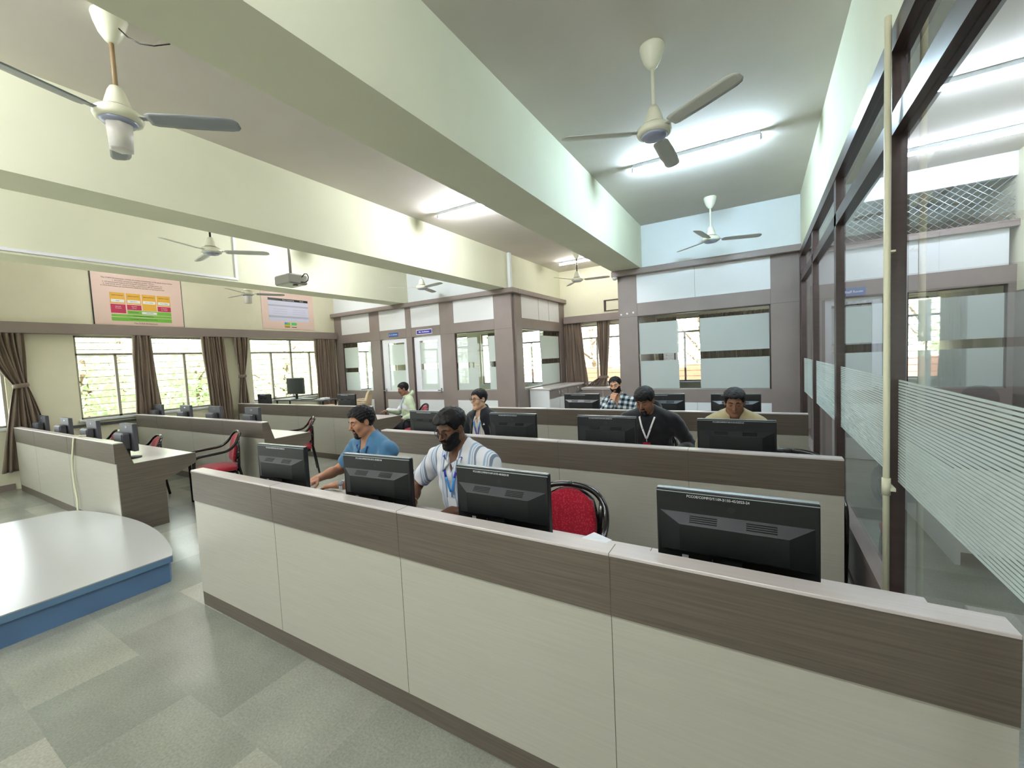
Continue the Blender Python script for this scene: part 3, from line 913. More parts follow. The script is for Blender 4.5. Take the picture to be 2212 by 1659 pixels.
# ---------------------------------------------------------------- beige plastic chairs
def pchair():
    r = thing('plastic_chair', 'x', 'chair')
    B = M['plastic']
    P = [[(-.2 + .4 * i / 6, -.2 + .42 * j / 6, .42 + .012 * ((i - 3) / 3) ** 2) for j in range(7)] for i in range(7)]
    MB().sheet(P, B, .012).build('seat', r)
    b = MB()
    arc = [(.25 * math.cos(a), -.2 - .05 * math.sin(a), .60 + .27 * math.sin(a)) for a in [PI * i / 16 for i in range(17)]]
    b.tube(arc, .022, B, n=8, flat=(.03, .014, (0, 1, 0)))
    b.tube([(-.24, -.21, .58), (0, -.225, .6), (.24, -.21, .58)], .016, B, n=8)
    for x in (-.15, -.09, -.03, .03, .09, .15): b.tube([(x * .9, -.21, .44), (x, -.235, .60), (x * 1.1, -.25, .60 + .25 * math.sqrt(1 - (x / .26) ** 2))], .015, B, n=6)
    b.build('backrest', r)
    for s in (1, -1):
        a = MB(); a.tube([(.25 * s, -.2, .62), (.285 * s, -.05, .645), (.285 * s, .12, .64), (.265 * s, .2, .60), (.24 * s, .21, .43)], .018, B, n=8); a.build('armrest', r)
        for y in (-.21, .21):
            l = MB(); l.tube([(.2 * s, y * .95, .42), (.25 * s, y * 1.1, 0)], [.026, .018], B, n=8); l.build('leg', r)
    return r
pc = pchair(); pc.location = (-9.35, 6.72, 0.11); pc.rotation_euler = (0, 0, math.radians(150)); pc['label'] = 'topmost of the low stack of beige chairs beside the table'; pc['group'] = 'beige plastic chairs'
for i in range(2):
    dup(pc, (-9.35, 6.72, .055 * i), math.radians(150), ['lowest', 'middle'][i] + ' beige chair of the low stack beside the table', 'beige plastic chairs')
for i in range(5):
    dup(pc, (-8.75 + .012 * i, 7.1, .055 * i), math.radians(125), ['lowest', 'second lowest', 'middle', 'second highest', 'topmost'][i] + ' beige chair of the taller stack by the office partition', 'beige plastic chairs')

# ---------------------------------------------------------------- cabinets in the alcove
c = thing('storage_cabinet', 'white-topped cabinet with taupe drawers along the glazed partition of the alcove', 'cabinet', (-4.44, 8.25, 0))
MB().box(0, .48, 0, 2.0, .08, .99, M['whitep']).build('body', c)
MB().bbox(-.0, .52, -.02, 2.02, .99, 1.03, M['top'], .004).build('counter', c)
for i in range(4):
    y = .02 + i * .495
    d = MB().bbox(.48, .498, y, y + .47, .80, .975, M['brown'], .003).build('drawer', c)
    yy = y + (.40 if i % 2 == 0 else .07)
    MB().tube([(.5, yy, .83), (.53, yy, .85), (.535, yy, .89), (.53, yy, .93), (.5, yy, .95)], .006, M['chrome'], n=6).build('handle', d)
    MB().bbox(.48, .498, y, y + .47, .09, .785, M['pink'] if False else M['whitep'], .003).build('cabinet_door', c)
c = thing('storage_cabinet', 'low white-topped cabinet under the alcove window behind the plaid shirt man', 'cabinet', (-3.95, 10.0, 0))
MB().box(.1, 1.7, -.05, .38, .06, .86, M['whitep']).build('body', c)
MB().bbox(.08, 1.72, -.08, .39, .86, .91, M['top'], .004).build('counter', c)
for i in range(3):
    MB().bbox(.11 + i * .53, .62 + i * .53, -.068, -.05, .68, .85, M['brown'], .003).build('drawer', c)
    MB().bbox(.11 + i * .53, .62 + i * .53, -.068, -.05, .08, .66, M['whitep'], .003).build('cabinet_door', c)

# counter desk seen through the glass wall
t = thing('reception_desk', 'grey desk standing on the floor beyond the glass wall', 'desk', (1.25, 4.3, 0))
MB().box(0, .03, 0, 1.6, 0, .74, M['whitep']).build('side_panel', t)
MB().box(.03, 1.3, 0.0, .03, .1, .74, M['whitep']).build('front_panel', t)
MB().bbox(-.03, 1.35, -.03, 1.65, .74, .77, M['greyp'], .004).build('worktop', t)

# ---------------------------------------------------------------- ceiling fans
def fan(kit=False, rodm='fanw', bl='fang', drop=.62):
    r = thing('ceiling_fan', 'x', 'fan')
    W_ = M['fanw']; z0 = -drop
    MB().lathe([(.085, 0), (.088, -.012), (.08, -.05), (.06, -.11), (.035, -.15), (.02, -.165)], W_).build('canopy', r)
    MB().tube([(0, 0, -.15), (0, 0, z0 + .16)], .0125, M[rodm], n=10).build('downrod', r)
    b = MB(); b.lathe([(.03, z0 + .19), (.045, z0 + .16), (.07, z0 + .075), (.075, z0 + .062)], W_)
    b.build('motor_cap', r)
    b = MB(); b.lathe([(.078, z0 + .062), (.078, z0 + .05)], M['brass']); b.lathe([(.10, z0 + .05), (.122, z0 + .03), (.125, z0 + .005), (.118, z0 - .012), (.10, z0 - .02)], W_)
    mo = b.build('motor_housing', r)
    MB().lathe([(.098, z0 - .019), (.085, z0 - .032), (.04, z0 - .038), (.01, z0 - .04)], M['fanm']).build('bottom_plate', mo)
    for i in range(3):
        a = i * 2 * PI / 3
        b = MB(); ca, sa = math.cos(a), math.sin(a)
        prof = [(.16, -.045, .04), (.19, -.058, .052), (.40, -.066, .058), (.62, -.062, .055), (.665, -.05, .045), (.685, -.025, .022)]
        P = []
        for rr, w0, w1 in prof:
            row = []
            for j in range(5):
                w = w0 + (w1 - w0) * j / 4; z = z0 + .004 - w * .20
                row.append((rr * ca - w * sa, rr * sa + w * ca, z))
            P.append(row)
        b.sheet(P, M[bl], .004); bo = b.build('blade', r)
        c = MB(); c.tube([(.10 * ca, .10 * sa, z0 + .01), (.2 * ca, .2 * sa, z0 + .008)], .01, M[bl], n=6, flat=(.003, .025, (0, 0, 1))); c.build('blade_arm', bo)
    if kit:
        b = MB(); b.lathe([(.062, z0 - .03), (.074, z0 - .045), (.066, z0 - .19), (.05, z0 - .195)], M['kit'], n=6); b.build('lamp_shade', r)
    return r
GF = 'ceiling fans between the beams'
f1 = fan(True, 'rod'); f1.location = (-3.453, 1.13, CZ); f1.rotation_euler = (0, 0, math.radians(43)); f1['label'] = 'ceiling fan nearest the camera with rust-coloured rod and a boxy lamp beneath'; f1['group'] = GF
w = MB(); w.tube([(.05, .03, -.08), (.09, .07, -.14), (.14, .12, -.18), (.19, .18, -.19), (.24, .25, -.17), (.28, .30, -.11), (.30, .33, -.05), (.31, .34, -.01)], .004, M['black'], n=6)
wo_ = w.build('wire', f1); wo_.rotation_euler = (0, 0, -math.radians(55))
w = MB(); w.lathe([(.045, 0), (.045, -.03), (.035, -.04)], M['fanw'], (-3.28, 1.56, CZ), 16)
tag(w.build('ceiling_rose'), 'small round ceiling box beside the nearest fan', 'ceiling box')
f2 = fan(bl='fanp'); f2.location = (-.655, 3.35, CZ); f2.rotation_euler = (0, 0, math.radians(88)); f2['label'] = 'ceiling fan hanging in front of the bright tube light'; f2['group'] = GF
dup(f2, (-.6, 7.0, CZ), math.radians(20), 'ceiling fan nearest the right frosted partition', GF)
f4 = fan(False, 'black', 'fanp'); f4.location = (-3.35, 8.6, CZ); f4.rotation_euler = (0, 0, math.radians(10)); f4['label'] = 'ceiling fan with black rod in the warm alcove'; f4['group'] = GF
dup(f4, (-6.3, 2.9, CZ), math.radians(50), 'ceiling fan with dark rod in front of the white trunking', GF)
dup(f1, (-9.2, 4.85, CZ), math.radians(62), 'small distant ceiling fan beside the blue-grey poster, under the far beam', GF)
dup(f2, (-6.23, 6.9, CZ), math.radians(-12), 'ceiling fan above the office doors', GF)

# ---------------------------------------------------------------- tube lights
def tube(x, y, label, z=CZ, lm='tube'):
    r = thing('tube_light', label, 'light', (x, y, z), 0, 'ceiling tube lights')
    MB().bbox(-.66, .66, -.022, .022, -.045, 0, M['batten'], .004).build('batten', r)
    for s in (-1, 1): MB().box(s * .66 - .012, s * .66 + .012, -.018, .018, -.085, -.03, M['batten']).build('lamp_holder', r)
    b = MB(); b.tube([(-.65, 0, -.068), (.65, 0, -.068)], .016, M[lm], n=10); b.build('lamp', r)
for x, y, l in ((-.62, 5.24, 'brightest tube light, between two fans in the bay next to the glass wall'),
                (-3.46, 5.02, 'tube light in the middle bay half hidden by the big beam'),
                (-6.2, 5.0, 'tube light in the bay over the third window-side desk'),
                (-9.1, 3.4, 'added hidden tube light over the first windows, behind the far beam'),  # hidden lamp added to brighten the side wall
                (-9.1, 6.6, 'added hidden tube light by the left office partition, behind the far beam'),  # second hidden lamp added for the dim window bay
                (-3.4, 9.3, 'tube light at the back of the alcove'),
                (2.0, 5.25, 'nearer tube light beyond the glass wall'),
                (2.0, 6.82, 'further tube light beyond the glass wall, close to the wire mesh'),
                (-.62, -.5, 'added unseen tube light in the glass-wall bay behind the viewer'),  # unseen lamp added to lift the near beam and ceiling
                (-3.46, -.5, 'added unseen tube light in the middle bay behind the viewer'),  # unseen lamp added as light from the camera side
                (-6.2, -.5, 'added unseen tube light over the platform behind the viewer')):  # out of view, added as more light from behind
    tube(x, y, l, lm='tube_dim' if x < -9 or y > 9 else 'tube_far' if x > 1 else 'tube_cool' if x > -1 and y > 0 else 'tube')

# ---------------------------------------------------------------- projector
p = thing('projector', 'grey projector hanging on a pole from the ceiling before the far beam', 'projector', (-6.2, 3.93, CZ))
MB().tube([(0, 0, 0), (0, 0, -.78)], .02, M['steel'], n=10).build('pole', p)
MB().bbox(-.035, .035, -.03, .03, -.22, 0, M['paper'], .004).build('cable_sleeve', p)
MB().lathe([(.06, -.77), (.07, -.79), (.07, -.805)], M['steel']).build('mount_plate', p)
MB().bbox(-.20, .20, -.15, .15, -.95, -.80, M['greyp'] if False else M['steel'], .02).build('case', p)
MB().tube([(.20, .05, -.84), (.27, .05, -.80), (.33, .05, -.81), (.36, .05, -.86), (.34, .05, -.91), (.28, .05, -.93), (.20, .03, -.92)], .008, M['dark'], n=6).build('cable', p)
MB().lathe([(.035, -.95), (.04, -.96)], M['bezel'], (0.1, 0, 0)).build('lens', p)

# ---------------------------------------------------------------- posters
def flat_poster(y0, y1, z0, z1, label):
    return MB().box(XL, XL + .012, y0, y1, z0, z1, M['pink'])
def rect(mb, y0, y1, z0, z1, m, d=.0135): mb.box(XL + .012, XL + d, y0, y1, z0, z1, m)
pa = thing('wall_poster', 'pink chart poster with yellow, magenta and green blocks above the pelmet', 'poster', group='posters high on the side wall')
MB().box(XL, XL + .012, 2.74, 4.10, 2.70, 3.68, M['pink']).build('board', pa)
b = MB(); b.box(XL, XL + .014, 2.725, 2.74, 2.70, 3.68, M['dark']); b.box(XL, XL + .014, 4.10, 4.108, 2.70, 3.68, M['greyp']); b.build('edge_strip', pa)
b = MB(); Y0 = 2.975; CW = .235
for i in range(4):
    y = Y0 + i * CW
    rect(b, y, y + .215, 3.10, 3.30, M['yel']); rect(b, y + .012, y + .203, 3.12, 3.175, M['paper'], .0145)
rect(b, Y0, Y0 + .215, 2.92, 3.085, M['mag']); rect(b, Y0 + CW, Y0 + CW + .215, 2.99, 3.085, M['mag'])
rect(b, Y0 + 2 * CW, Y0 + 2 * CW + .215, 2.99, 3.10, M['yel']); rect(b, Y0 + 3 * CW, Y0 + 3 * CW + .215, 2.99, 3.085, M['mag'])
rect(b, Y0 + CW, Y0 + 3 * CW + .215, 2.91, 2.98, M['grn']); rect(b, Y0 + 2 * CW - .02, Y0 + 3 * CW - .02, 2.92, 2.965, M['paper'], .0145)
rect(b, Y0, Y0 + 3 * CW + .215, 2.855, 2.90, M['grn']); rect(b, Y0, Y0 + 3 * CW + .215, 2.775, 2.845, M['grn'])
b.build('chart_blocks', pa)
b = MB(); X = XL + .0155
def wt(body, size, y, z, m, width=None): put_text(b, body, size, m, (X, y, z), rz=PI / 2, width=width)
I = M['ink']
wt('The CUDA Architecture consists of several components, in the green boxes below:', .03, 3.42, 3.56, I, 1.08)
for i, s in enumerate(('1. Parallel compute engines inside GPUs', '2. OS kernel-level support for hardware initialization, configuration, etc.', '3. User-mode driver, which provides a device-level API for developers', '4. PTX instruction set architecture (ISA) for parallel computing kernels')):
    wt(s, .026, 3.34, 3.52 - i * .035, I, (.62, .9, .88, .95)[i])
for i, s in enumerate(('Applications Using DirectX', 'Applications Using OpenCL', 'Applications Using the CUDA Driver API', 'Applications Using C, C++, Fortran, Java')):
    wt(s, .02, Y0 + i * CW + .107, 3.25, I, .17)
for i, s in enumerate(('HLSL', 'OpenCL C', 'C for CUDA', 'C for CUDA')): wt(s, .024, Y0 + i * CW + .107, 3.147, M['greyp'])
wt('DirectX', .024, Y0 + .107, 3.04, M['paper']); wt('Compute', .024, Y0 + .107, 3.012, M['paper'])
wt('OpenCL', .024, Y0 + CW + .107, 3.055, M['paper']); wt('Driver', .024, Y0 + CW + .107, 3.022, M['paper'])
wt('C Runtime', .024, Y0 + 3 * CW + .107, 3.055, M['paper']); wt('for CUDA', .024, Y0 + 3 * CW + .107, 3.022, M['paper'])
wt('CUDA Driver', .026, Y0 + CW + .09, 2.945, M['dark']); wt('PTX (ISA)', .026, Y0 + 2.45 * CW, 2.943, M['greyp'])
wt('CUDA Support in OS Kernel', .026, Y0 + 2 * CW, 2.877, M['dark']); wt('CUDA Parallel Compute Engines inside GPUs', .024, Y0 + 2 * CW, 2.815, M['dark'], .42)
wt('The CUDA Architecture', .036, Y0 + 2 * CW + .03, 2.738, I)
b.build('printed_text', pa)
pb = thing('wall_poster', 'pale pink poster with a large blue-grey screenshot and two small coloured squares', 'poster', group='posters high on the side wall')
MB().box(XL, XL + .012, 5.72, 7.08, 2.74, 3.68, M['pink']).build('board', pb)
b = MB(); rect(b, 5.88, 6.93, 3.44, 3.50, M['dark']); rect(b, 5.88, 6.93, 2.94, 3.44, M['lav']); rect(b, 5.88, 6.93, 3.30, 3.34, M['lav2'], .014); rect(b, 5.88, 6.93, 3.02, 3.07, M['lav2'], .014)
for i in range(6): rect(b, 6.0 + (i % 2) * .5, 6.35 + (i % 2) * .5, 3.12 + .055 * (i // 2), 3.127 + .055 * (i // 2), M['lav2'], .0145)
for i, (c1, c2) in enumerate(((M['sky'], M['yel']), (M['grn2'], M['pink']))):
    y = 6.26 + i * .18
    rect(b, y, y + .14, 2.79, 2.91, M['grn2'] if i else M['grn'], .014); rect(b, y, y + .07 if i == 0 else y + .14, 2.87, 2.91, c1, .0145); rect(b, y, y + .14, 2.80, 2.845, M['yel'] if i == 0 else M['pink'], .015); rect(b, y + .01, y + .13, 2.785, 2.80, M['dark'], .0155)
b.build('screenshot_blocks', pb)
b = MB(); X = XL + .0155
wt('Rack Computing', .04, 6.4, 3.47, M['paper'], .3); wt('Cloud', .04, 6.75, 3.47, M['paper'])
b.build('printed_text', pb)

# door name plates (the lettering in the photo is not legible beyond "Dr." and "Mrs.")
def plate(x, z, w, h, m, body, label, rim=None):
    r = thing('name_plate', label, 'sign', group='blue name plates over the office doors')
    MB().box(x - w / 2, x + w / 2, 7.688, 7.699, z - h / 2, z + h / 2, rim or m).build('board', r)
    if rim: MB().box(x - w / 2 + .015, x + w / 2 - .015, 7.685, 7.688, z - h / 2 + .015, z + h / 2 - .015, m).build('face', r)
    b = MB(); put_text(b, body, h * .42, M['paper'], (x, 7.683 if rim else 7.6865, z), bold=.001); b.build('lettering', r)
plate(-8.0, 2.47, .32, .1, M['signb'], 'Dr. A. Dhumane', 'small blue name plate over the first office door')
plate(-6.96, 2.47, .5, .12, M['signv'], 'Mrs. Sonkhaskar', 'violet name plate with pale rim over the second office door', M['paper'])
plate(1.17, 2.43, .26, .11, M['signb'], 'Staff Room', 'blue name plate over the door beyond the glass wall')

# ---------------------------------------------------------------- curtains
def curtain(axis, c, u0, u1, z0, z1, label, tie=None, bot=None, nf=9, sgn=1, amp=.035, group='brown satin curtains'):
    """pleated cloth; tie=(z, centre, halfwidth); bot=(b0, b1) edge positions at the hem"""
    NU, NV = nf * 8 + 1, 40; P = []
    for i in range(NU):
        s = i / (NU - 1); row = []
        for j in range(NV):
            v = j / (NV - 1); z = z1 + (z0 - z1) * v
            a, b = u0, u1
            if bot: a = u0 + (bot[0] - u0) * v; b = u1 + (bot[1] - u1) * v
            if tie:
                zt, ct, hw = tie; vt = (z1 - zt) / (z1 - z0)
                if v < vt:
                    k = (v / vt) ** 1.6; a = u0 + (ct - hw - u0) * k; b = u1 + (ct + hw - u1) * k
                else:
                    k = ((v - vt) / (1 - vt)) ** .8; ba, bb = bot or (u0, u1); a = ct - hw + (ba - ct + hw) * k; b = ct + hw + (bb - ct - hw) * k
            u = a + (b - a) * s
            am = amp * (.55 + .45 * min(1, (b - a) / max(.01, (u1 - u0))))
            ph = s * nf * 2 * PI
            d = am * (math.sin(ph) + .35 * math.sin(ph * 1.7 + 1 + z * 1.3)) + .012 * math.sin(z * 5 + s * 9)
            uu = u + .012 * math.sin(ph * .5 + z * 2)
            row.append((c + sgn * d, uu, z) if axis == 'x' else (uu, c + sgn * d, z))
        P.append(row)
    r = thing('curtain', label, 'curtain', group=group)
    b = MB(); b.sheet(P, M['curtain'], .004); b.build('cloth', r)
    if tie:
        zt, ct, hw = tie; t = MB()
        ring = [(c + .075 * math.cos(a), ct + (hw + .015) * math.sin(a), zt + .01 * math.sin(a)) if axis == 'x' else (ct + (hw + .015) * math.sin(a), c + .075 * math.cos(a), zt) for a in [2 * PI * i / 24 for i in range(24)]]
        t.tube(ring, .03, M['curtain'], n=8, flat=(.035, .01, (0, 0, 1)), closed=True); t.build('tieback', r)
    return r
CX = XL + .11
curtain('x', CX, 1.40, 1.84, .30, 2.50, 'brown curtain tied at its waist at the frame edge, left of the first window', tie=(1.66, 1.76, .07), bot=(1.45, 2.1), nf=7)
curtain('x', CX, 3.22, 3.50, .45, 2.50, 'straight brown curtain hanging in the middle of the window pair', bot=(3.12, 3.58), nf=6)
curtain('x', CX, 4.35, 4.78, .40, 2.50, 'wide pleated brown curtain at the far side of the second window', bot=(4.42, 4.86), nf=8)
curtain('x', CX, 5.0, 5.26, .40, 2.50, 'narrow tied brown curtain beside the third window', tie=(1.62, 5.11, .06), bot=(4.9, 5.26), nf=5)
curtain('x', CX, 6.98, 7.58, .30, 2.50, 'broad brown curtain against the left office partition', bot=(6.95, 7.64), nf=9)
CYB = YB - .09
curtain('y', CYB, -4.42, -3.95, .42, 2.56, 'wide dark brown curtain in the alcove corner', bot=(-4.42, -3.78), nf=6, sgn=1)
curtain('y', CYB, -3.52, -3.22, .93, 2.56, 'brown curtain in the alcove whose hem is swept onto the low cabinet', tie=(1.15, -3.4, .10), bot=(-3.85, -3.3), nf=5)
G2 = 'curtains inside the glazed offices'
curtain('y', CYB, -2.05, -1.62, .3, 2.5, 'curtain glimpsed at the edge of the frosted window inside the right office', nf=6, group=G2)
curtain('y', CYB, -1.14, .3, .3, 2.5, 'wide drawn curtain behind the frosted glass of the right office', nf=16, group=G2)
curtain('y', CYB, -5.15, -4.6, .3, 2.5, 'curtain inside the left office seen through the alcove glazing', nf=7, group=G2)
curtain('y', CYB, -6.85, -5.8, .3, 2.5, 'drawn curtain inside the left office beside a slit of daylight', nf=12, group=G2)
curtain('x', CX, 7.84, 8.35, .3, 2.5, 'curtain inside the left office next to the side window', nf=7, group=G2)
curtain('y', CYB, .9, 2.32, .3, 2.5, 'curtain in the far room beyond the glass wall', nf=14, group=G2)

# ---------------------------------------------------------------- outside
o = sbox('ground_outside', -26, 14, YB + .3, 30, -.9, -.7, M['ground'])
o = sbox('ground_beside', -30, XL - .3, -12, 10.6, -.9, -.7, M['ground'])
def tree(x, y, h, r_, n, label, seed, zc=None):
    rnd = random.Random(seed)
    t = thing('leafy_tree', label, 'tree', (x, y, -.7), 0, 'trees outside the windows')
    tr = MB(); tr.tube([(0, 0, 0), (.1, .05, h * .5), (-.05, .1, h * .8)], [.11, .08, .04], M['trunk'], n=8)
    for k in range(6):
        a = rnd.random() * 6.28; z = h * (.25 + .1 * k)
        tr.tube([(0, 0, z), (r_ * .7 * math.cos(a), r_ * .7 * math.sin(a), z + h * .16)], [.045, .015], M['trunk'], n=5)
    tr.build('trunk', t)
    lf = MB(); A, B = [], []
    for i in range(n):
        while True:
            p = [rnd.uniform(-1, 1) for _ in range(3)]
            if sum(q * q for q in p) < 1: break
        c = Vector((p[0] * r_, p[1] * r_, h * .55 + p[2] * h * .5))
        s = rnd.uniform(.05, .13); u = Vector([rnd.gauss(0, 1) for _ in range(3)]).normalized(); w = u.orthogonal().normalized()
        (A if rnd.random() < .55 else B).append([c - u * s, c - w * s * .45, c + u * s, c + w * s * .45])
    for L, m in ((A, M['leafa']), (B, M['leafb'])):
        vs = [q for l in L for q in l]; lf.add(vs, [(4 * i, 4 * i + 1, 4 * i + 2, 4 * i + 3) for i in range(len(L))], m)
    lf.build('foliage', t, fix=False)
lab = ['leafy tree outside the first side window', 'leafy tree seen past the straight middle curtain', 'leafy bush outside the second side window', 'leafy tree outside the third side window', 'leafy tree outside close to the broad curtain', 'leafy tree outside the side window of the left office']
for i, (x, y, h, r_) in enumerate(((-12.6, 3.0, 3.6, .95), (-14.9, 4.3, 4.8, 1.3), (-13.0, 5.3, 3.2, .95), (-16.6, 7.6, 5.0, 1.7), (-13.4, 8.0, 3.8, 1.25), (-15.4, 11.2, 4.8, 1.8))):
    tree(x, y, h, r_, 2600, lab[i], 10 + i)
lab = ['tree outside the alcove window', 'tree outside seen through the slit of the right office window', 'tree outside behind the left office window', 'tree outside beyond the far room']
for i, (x, y, h, r_) in enumerate(((-5.2, 14.4, 4.2, 1.5), (-1.6, 14.4, 4.4, 1.5), (-9.0, 13.8, 4.2, 1.7), (3.6, 14.4, 4.2, 1.5))):
    tree(x, y, h, r_, 1500, lab[i], 30 + i)
w_ = MB().box(-6, 4.5, 12.2, 12.35, -.7, 1.35, M['brick'])
tag(w_.build('boundary_wall'), 'low red boundary wall outside the back windows', 'boundary wall')
# ---------------------------------------------------------------- people
def smin(a, b, k):
    h = np.maximum(k - np.abs(a - b), 0) / k
    return np.minimum(a, b) - h * h * k * .25
def smax(a, b, k): return -smin(-a, -b, k)
def ell(p, c, r):
    q = p - np.array(c, np.float32); r = np.array(r, np.float32)
    k0 = np.linalg.norm(q / r, axis=1); k1 = np.linalg.norm(q / (r * r), axis=1)
    return k0 * (k0 - 1) / np.maximum(k1, 1e-6)
def cap(p, a, b, ra, rb=None):
    rb = ra if rb is None else rb
    a = np.array(a, np.float32); b = np.array(b, np.float32); ab = b - a
    t = np.clip(((p - a) @ ab) / max(float(ab @ ab), 1e-9), 0, 1)
    return np.linalg.norm(p - a - t[:, None] * ab, axis=1) - (ra + (rb - ra) * t)
def rbox(p, c, h, r, Rm=None):
    q = p - np.array(c, np.float32)
    if Rm is not None: q = q @ Rm
    q = np.abs(q) - (np.array(h, np.float32) - r)
    return np.linalg.norm(np.maximum(q, 0), axis=1) + np.minimum(q.max(axis=1), 0) - r
def surface(fn, lo, hi, h):
    """isosurface of fn = 0 as quads (surface nets on a narrow band)"""
    lo = np.array(lo, float); n = np.ceil((np.array(hi) - lo) / (4 * h)).astype(int)
    ax = [lo[i] + (np.arange(n[i]) + .5) * 4 * h - .5 * h for i in range(3)]
    C = np.stack(np.meshgrid(*ax, indexing='ij'), -1).reshape(-1, 3).astype(np.float32)
    d = fn(C)
    F = np.repeat(np.repeat(np.repeat(d.reshape(n), 4, 0), 4, 1), 4, 2).astype(np.float32)
    near = np.nonzero(np.abs(d) < 4 * h * 1.5)[0]
    I = np.stack(np.unravel_index(near, n), -1)
    off = np.stack(np.meshgrid(*[np.arange(4)] * 3, indexing='ij'), -1).reshape(-1, 3)
    J = (I[:, None, :] * 4 + off[None]).reshape(-1, 3)
    P = (lo + J * h).astype(np.float32)
    F[J[:, 0], J[:, 1], J[:, 2]] = fn(P)
    inside = F < 0
    s = inside
    nx, ny, nz = s.shape
    cnt = np.zeros((nx - 1, ny - 1, nz - 1), np.int8)
    for a in (0, 1):
        for b in (0, 1):
            for c in (0, 1): cnt += s[a:nx - 1 + a, b:ny - 1 + b, c:nz - 1 + c]
    act = (cnt > 0) & (cnt < 8)
    A = np.argwhere(act)
    idx = -np.ones(act.shape, np.int32); idx[act] = np.arange(len(A))
    acc = np.zeros((len(A), 3)); num = np.zeros(len(A))
    corners = [(a, b, c) for a in (0, 1) for b in (0, 1) for c in (0, 1)]
    for u in corners:
        for k in range(3):
            if u[k]: continue
            w = list(u); w[k] = 1
            fa = F[A[:, 0] + u[0], A[:, 1] + u[1], A[:, 2] + u[2]]; fb = F[A[:, 0] + w[0], A[:, 1] + w[1], A[:, 2] + w[2]]
            m = (fa < 0) != (fb < 0)
            t = fa / np.where(m, fa - fb, 1)
            pos = np.array(u, float)[None] + np.zeros((len(A), 3)); pos[:, k] = np.clip(t, 0, 1)
            acc += np.where(m[:, None], pos, 0); num += m
    V = lo + (A + acc / np.maximum(num, 1)[:, None]) * h
    quads = []
    for k in range(3):
        a = [slice(None)] * 3; b = [slice(None)] * 3
        a[k] = slice(0, -1); b[k] = slice(1, None)
        d1 = s[tuple(a)]; d2 = s[tuple(b)]
        E = np.argwhere(d1 != d2)
        i, j = [q for q in range(3) if q != k]
        ok = (E[:, i] > 0) & (E[:, j] > 0) & (E[:, i] < s.shape[i] - 1) & (E[:, j] < s.shape[j] - 1)
        E = E[ok]
        flip = d1[E[:, 0], E[:, 1], E[:, 2]]
        if k == 1: flip = ~flip
        def g(di, dj):
            q = E.copy(); q[:, i] -= di; q[:, j] -= dj
            return idx[q[:, 0], q[:, 1], q[:, 2]]
        Q = np.stack([g(1, 1), g(0, 1), g(0, 0), g(1, 0)], -1)
        Q[~flip] = Q[~flip][:, ::-1]
        quads.append(Q)
    Q = np.concatenate(quads); Q = Q[(Q >= 0).all(axis=1)]
    return V, Q
def surf_obj(name, V, Q, mats, parent, mi=None):
    me = bpy.data.meshes.new(name)
    me.vertices.add(len(V)); me.vertices.foreach_set('co', V.astype(np.float32).ravel())
    me.loops.add(len(Q) * 4); me.loops.foreach_set('vertex_index', Q.astype(np.int32).ravel())
    me.polygons.add(len(Q)); me.polygons.foreach_set('loop_start', np.arange(len(Q), dtype=np.int32) * 4)
    me.polygons.foreach_set('loop_total', np.full(len(Q), 4, np.int32))
    me.polygons.foreach_set('use_smooth', np.ones(len(Q), bool))
    for m in mats: me.materials.append(m)
    if mi is not None: me.polygons.foreach_set('material_index', mi.astype(np.int32))
    me.update(calc_edges=True); me.validate()
    o = bpy.data.objects.new(name, me); COL.objects.link(o); o.parent = parent
    return o

def Rx(a): c, s = math.cos(a), math.sin(a); return np.array([[1, 0, 0], [0, c, -s], [0, s, c]])
def Ry(a): c, s = math.cos(a), math.sin(a); return np.array([[c, 0, s], [0, 1, 0], [-s, 0, c]])
def Rz(a): c, s = math.cos(a), math.sin(a); return np.array([[c, -s, 0], [s, c, 0], [0, 0, 1]])

def head_sdf(q, ears=True, thin=1.0):
    q = q.copy(); q[:, 0] = q[:, 0] / thin
    ax = np.abs(q[:, 0]); m = q.copy(); m[:, 0] = ax
    d = ell(q, (0, -.014, .032), (.076, .097, .086))
    d = smin(d, ell(q, (0, .020, -.036), (.060, .066, .080)), .03)
    d = smin(d, cap(m, (.052, -.005, -.062), (.014, .064, -.104), .019, .016), .03)
    d = smin(d, ell(q, (0, .068, -.102), (.022, .016, .018)), .02)
    d = smin(d, ell(m, (.040, .055, -.022), (.024, .022, .024)), .025)
    d = smin(d, cap(m, (.012, .082, .030), (.046, .066, .030), .008), .014)
    d = smax(d, -ell(m, (.031, .100, .008), (.019, .020, .014)), .014)
    d = smin(d, ell(m, (.031, .0705, .009), (.0145, .0125, .0115)), .006)
    d = smin(d, cap(q, (0, .083, .016), (0, .108, -.024), .007, .0105), .012)
    d = smin(d, ell(m, (.011, .096, -.029), (.0075, .010, .007)), .006)
    d = smin(d, cap(m, (0, .0885, -.0535), (.019, .0790, -.058), .0058, .003), .006)
    d = smin(d, cap(m, (0, .0875, -.0655), (.016, .0790, -.062), .0068, .003), .006)
    if not ears: return d * thin
    e = ell((m - np.array([.080, -.010, .0], np.float32)) @ Rz(.35).astype(np.float32), (0, 0, 0), (.007, .020, .031))
    e = smax(e, -ell(m, (.088, -.006, .004), (.006, .011, .019)), .006)
    d = smin(d, e, .008)
    return d * thin
def hairline(q, front=.074):
    y = q[:, 1]
    return np.interp(y, [-.12, -.07, -.03, -.012, .012, .035, .05, .062, .10], [-.078, -.068, -.03, .016, .0, .012, .045, front, front])

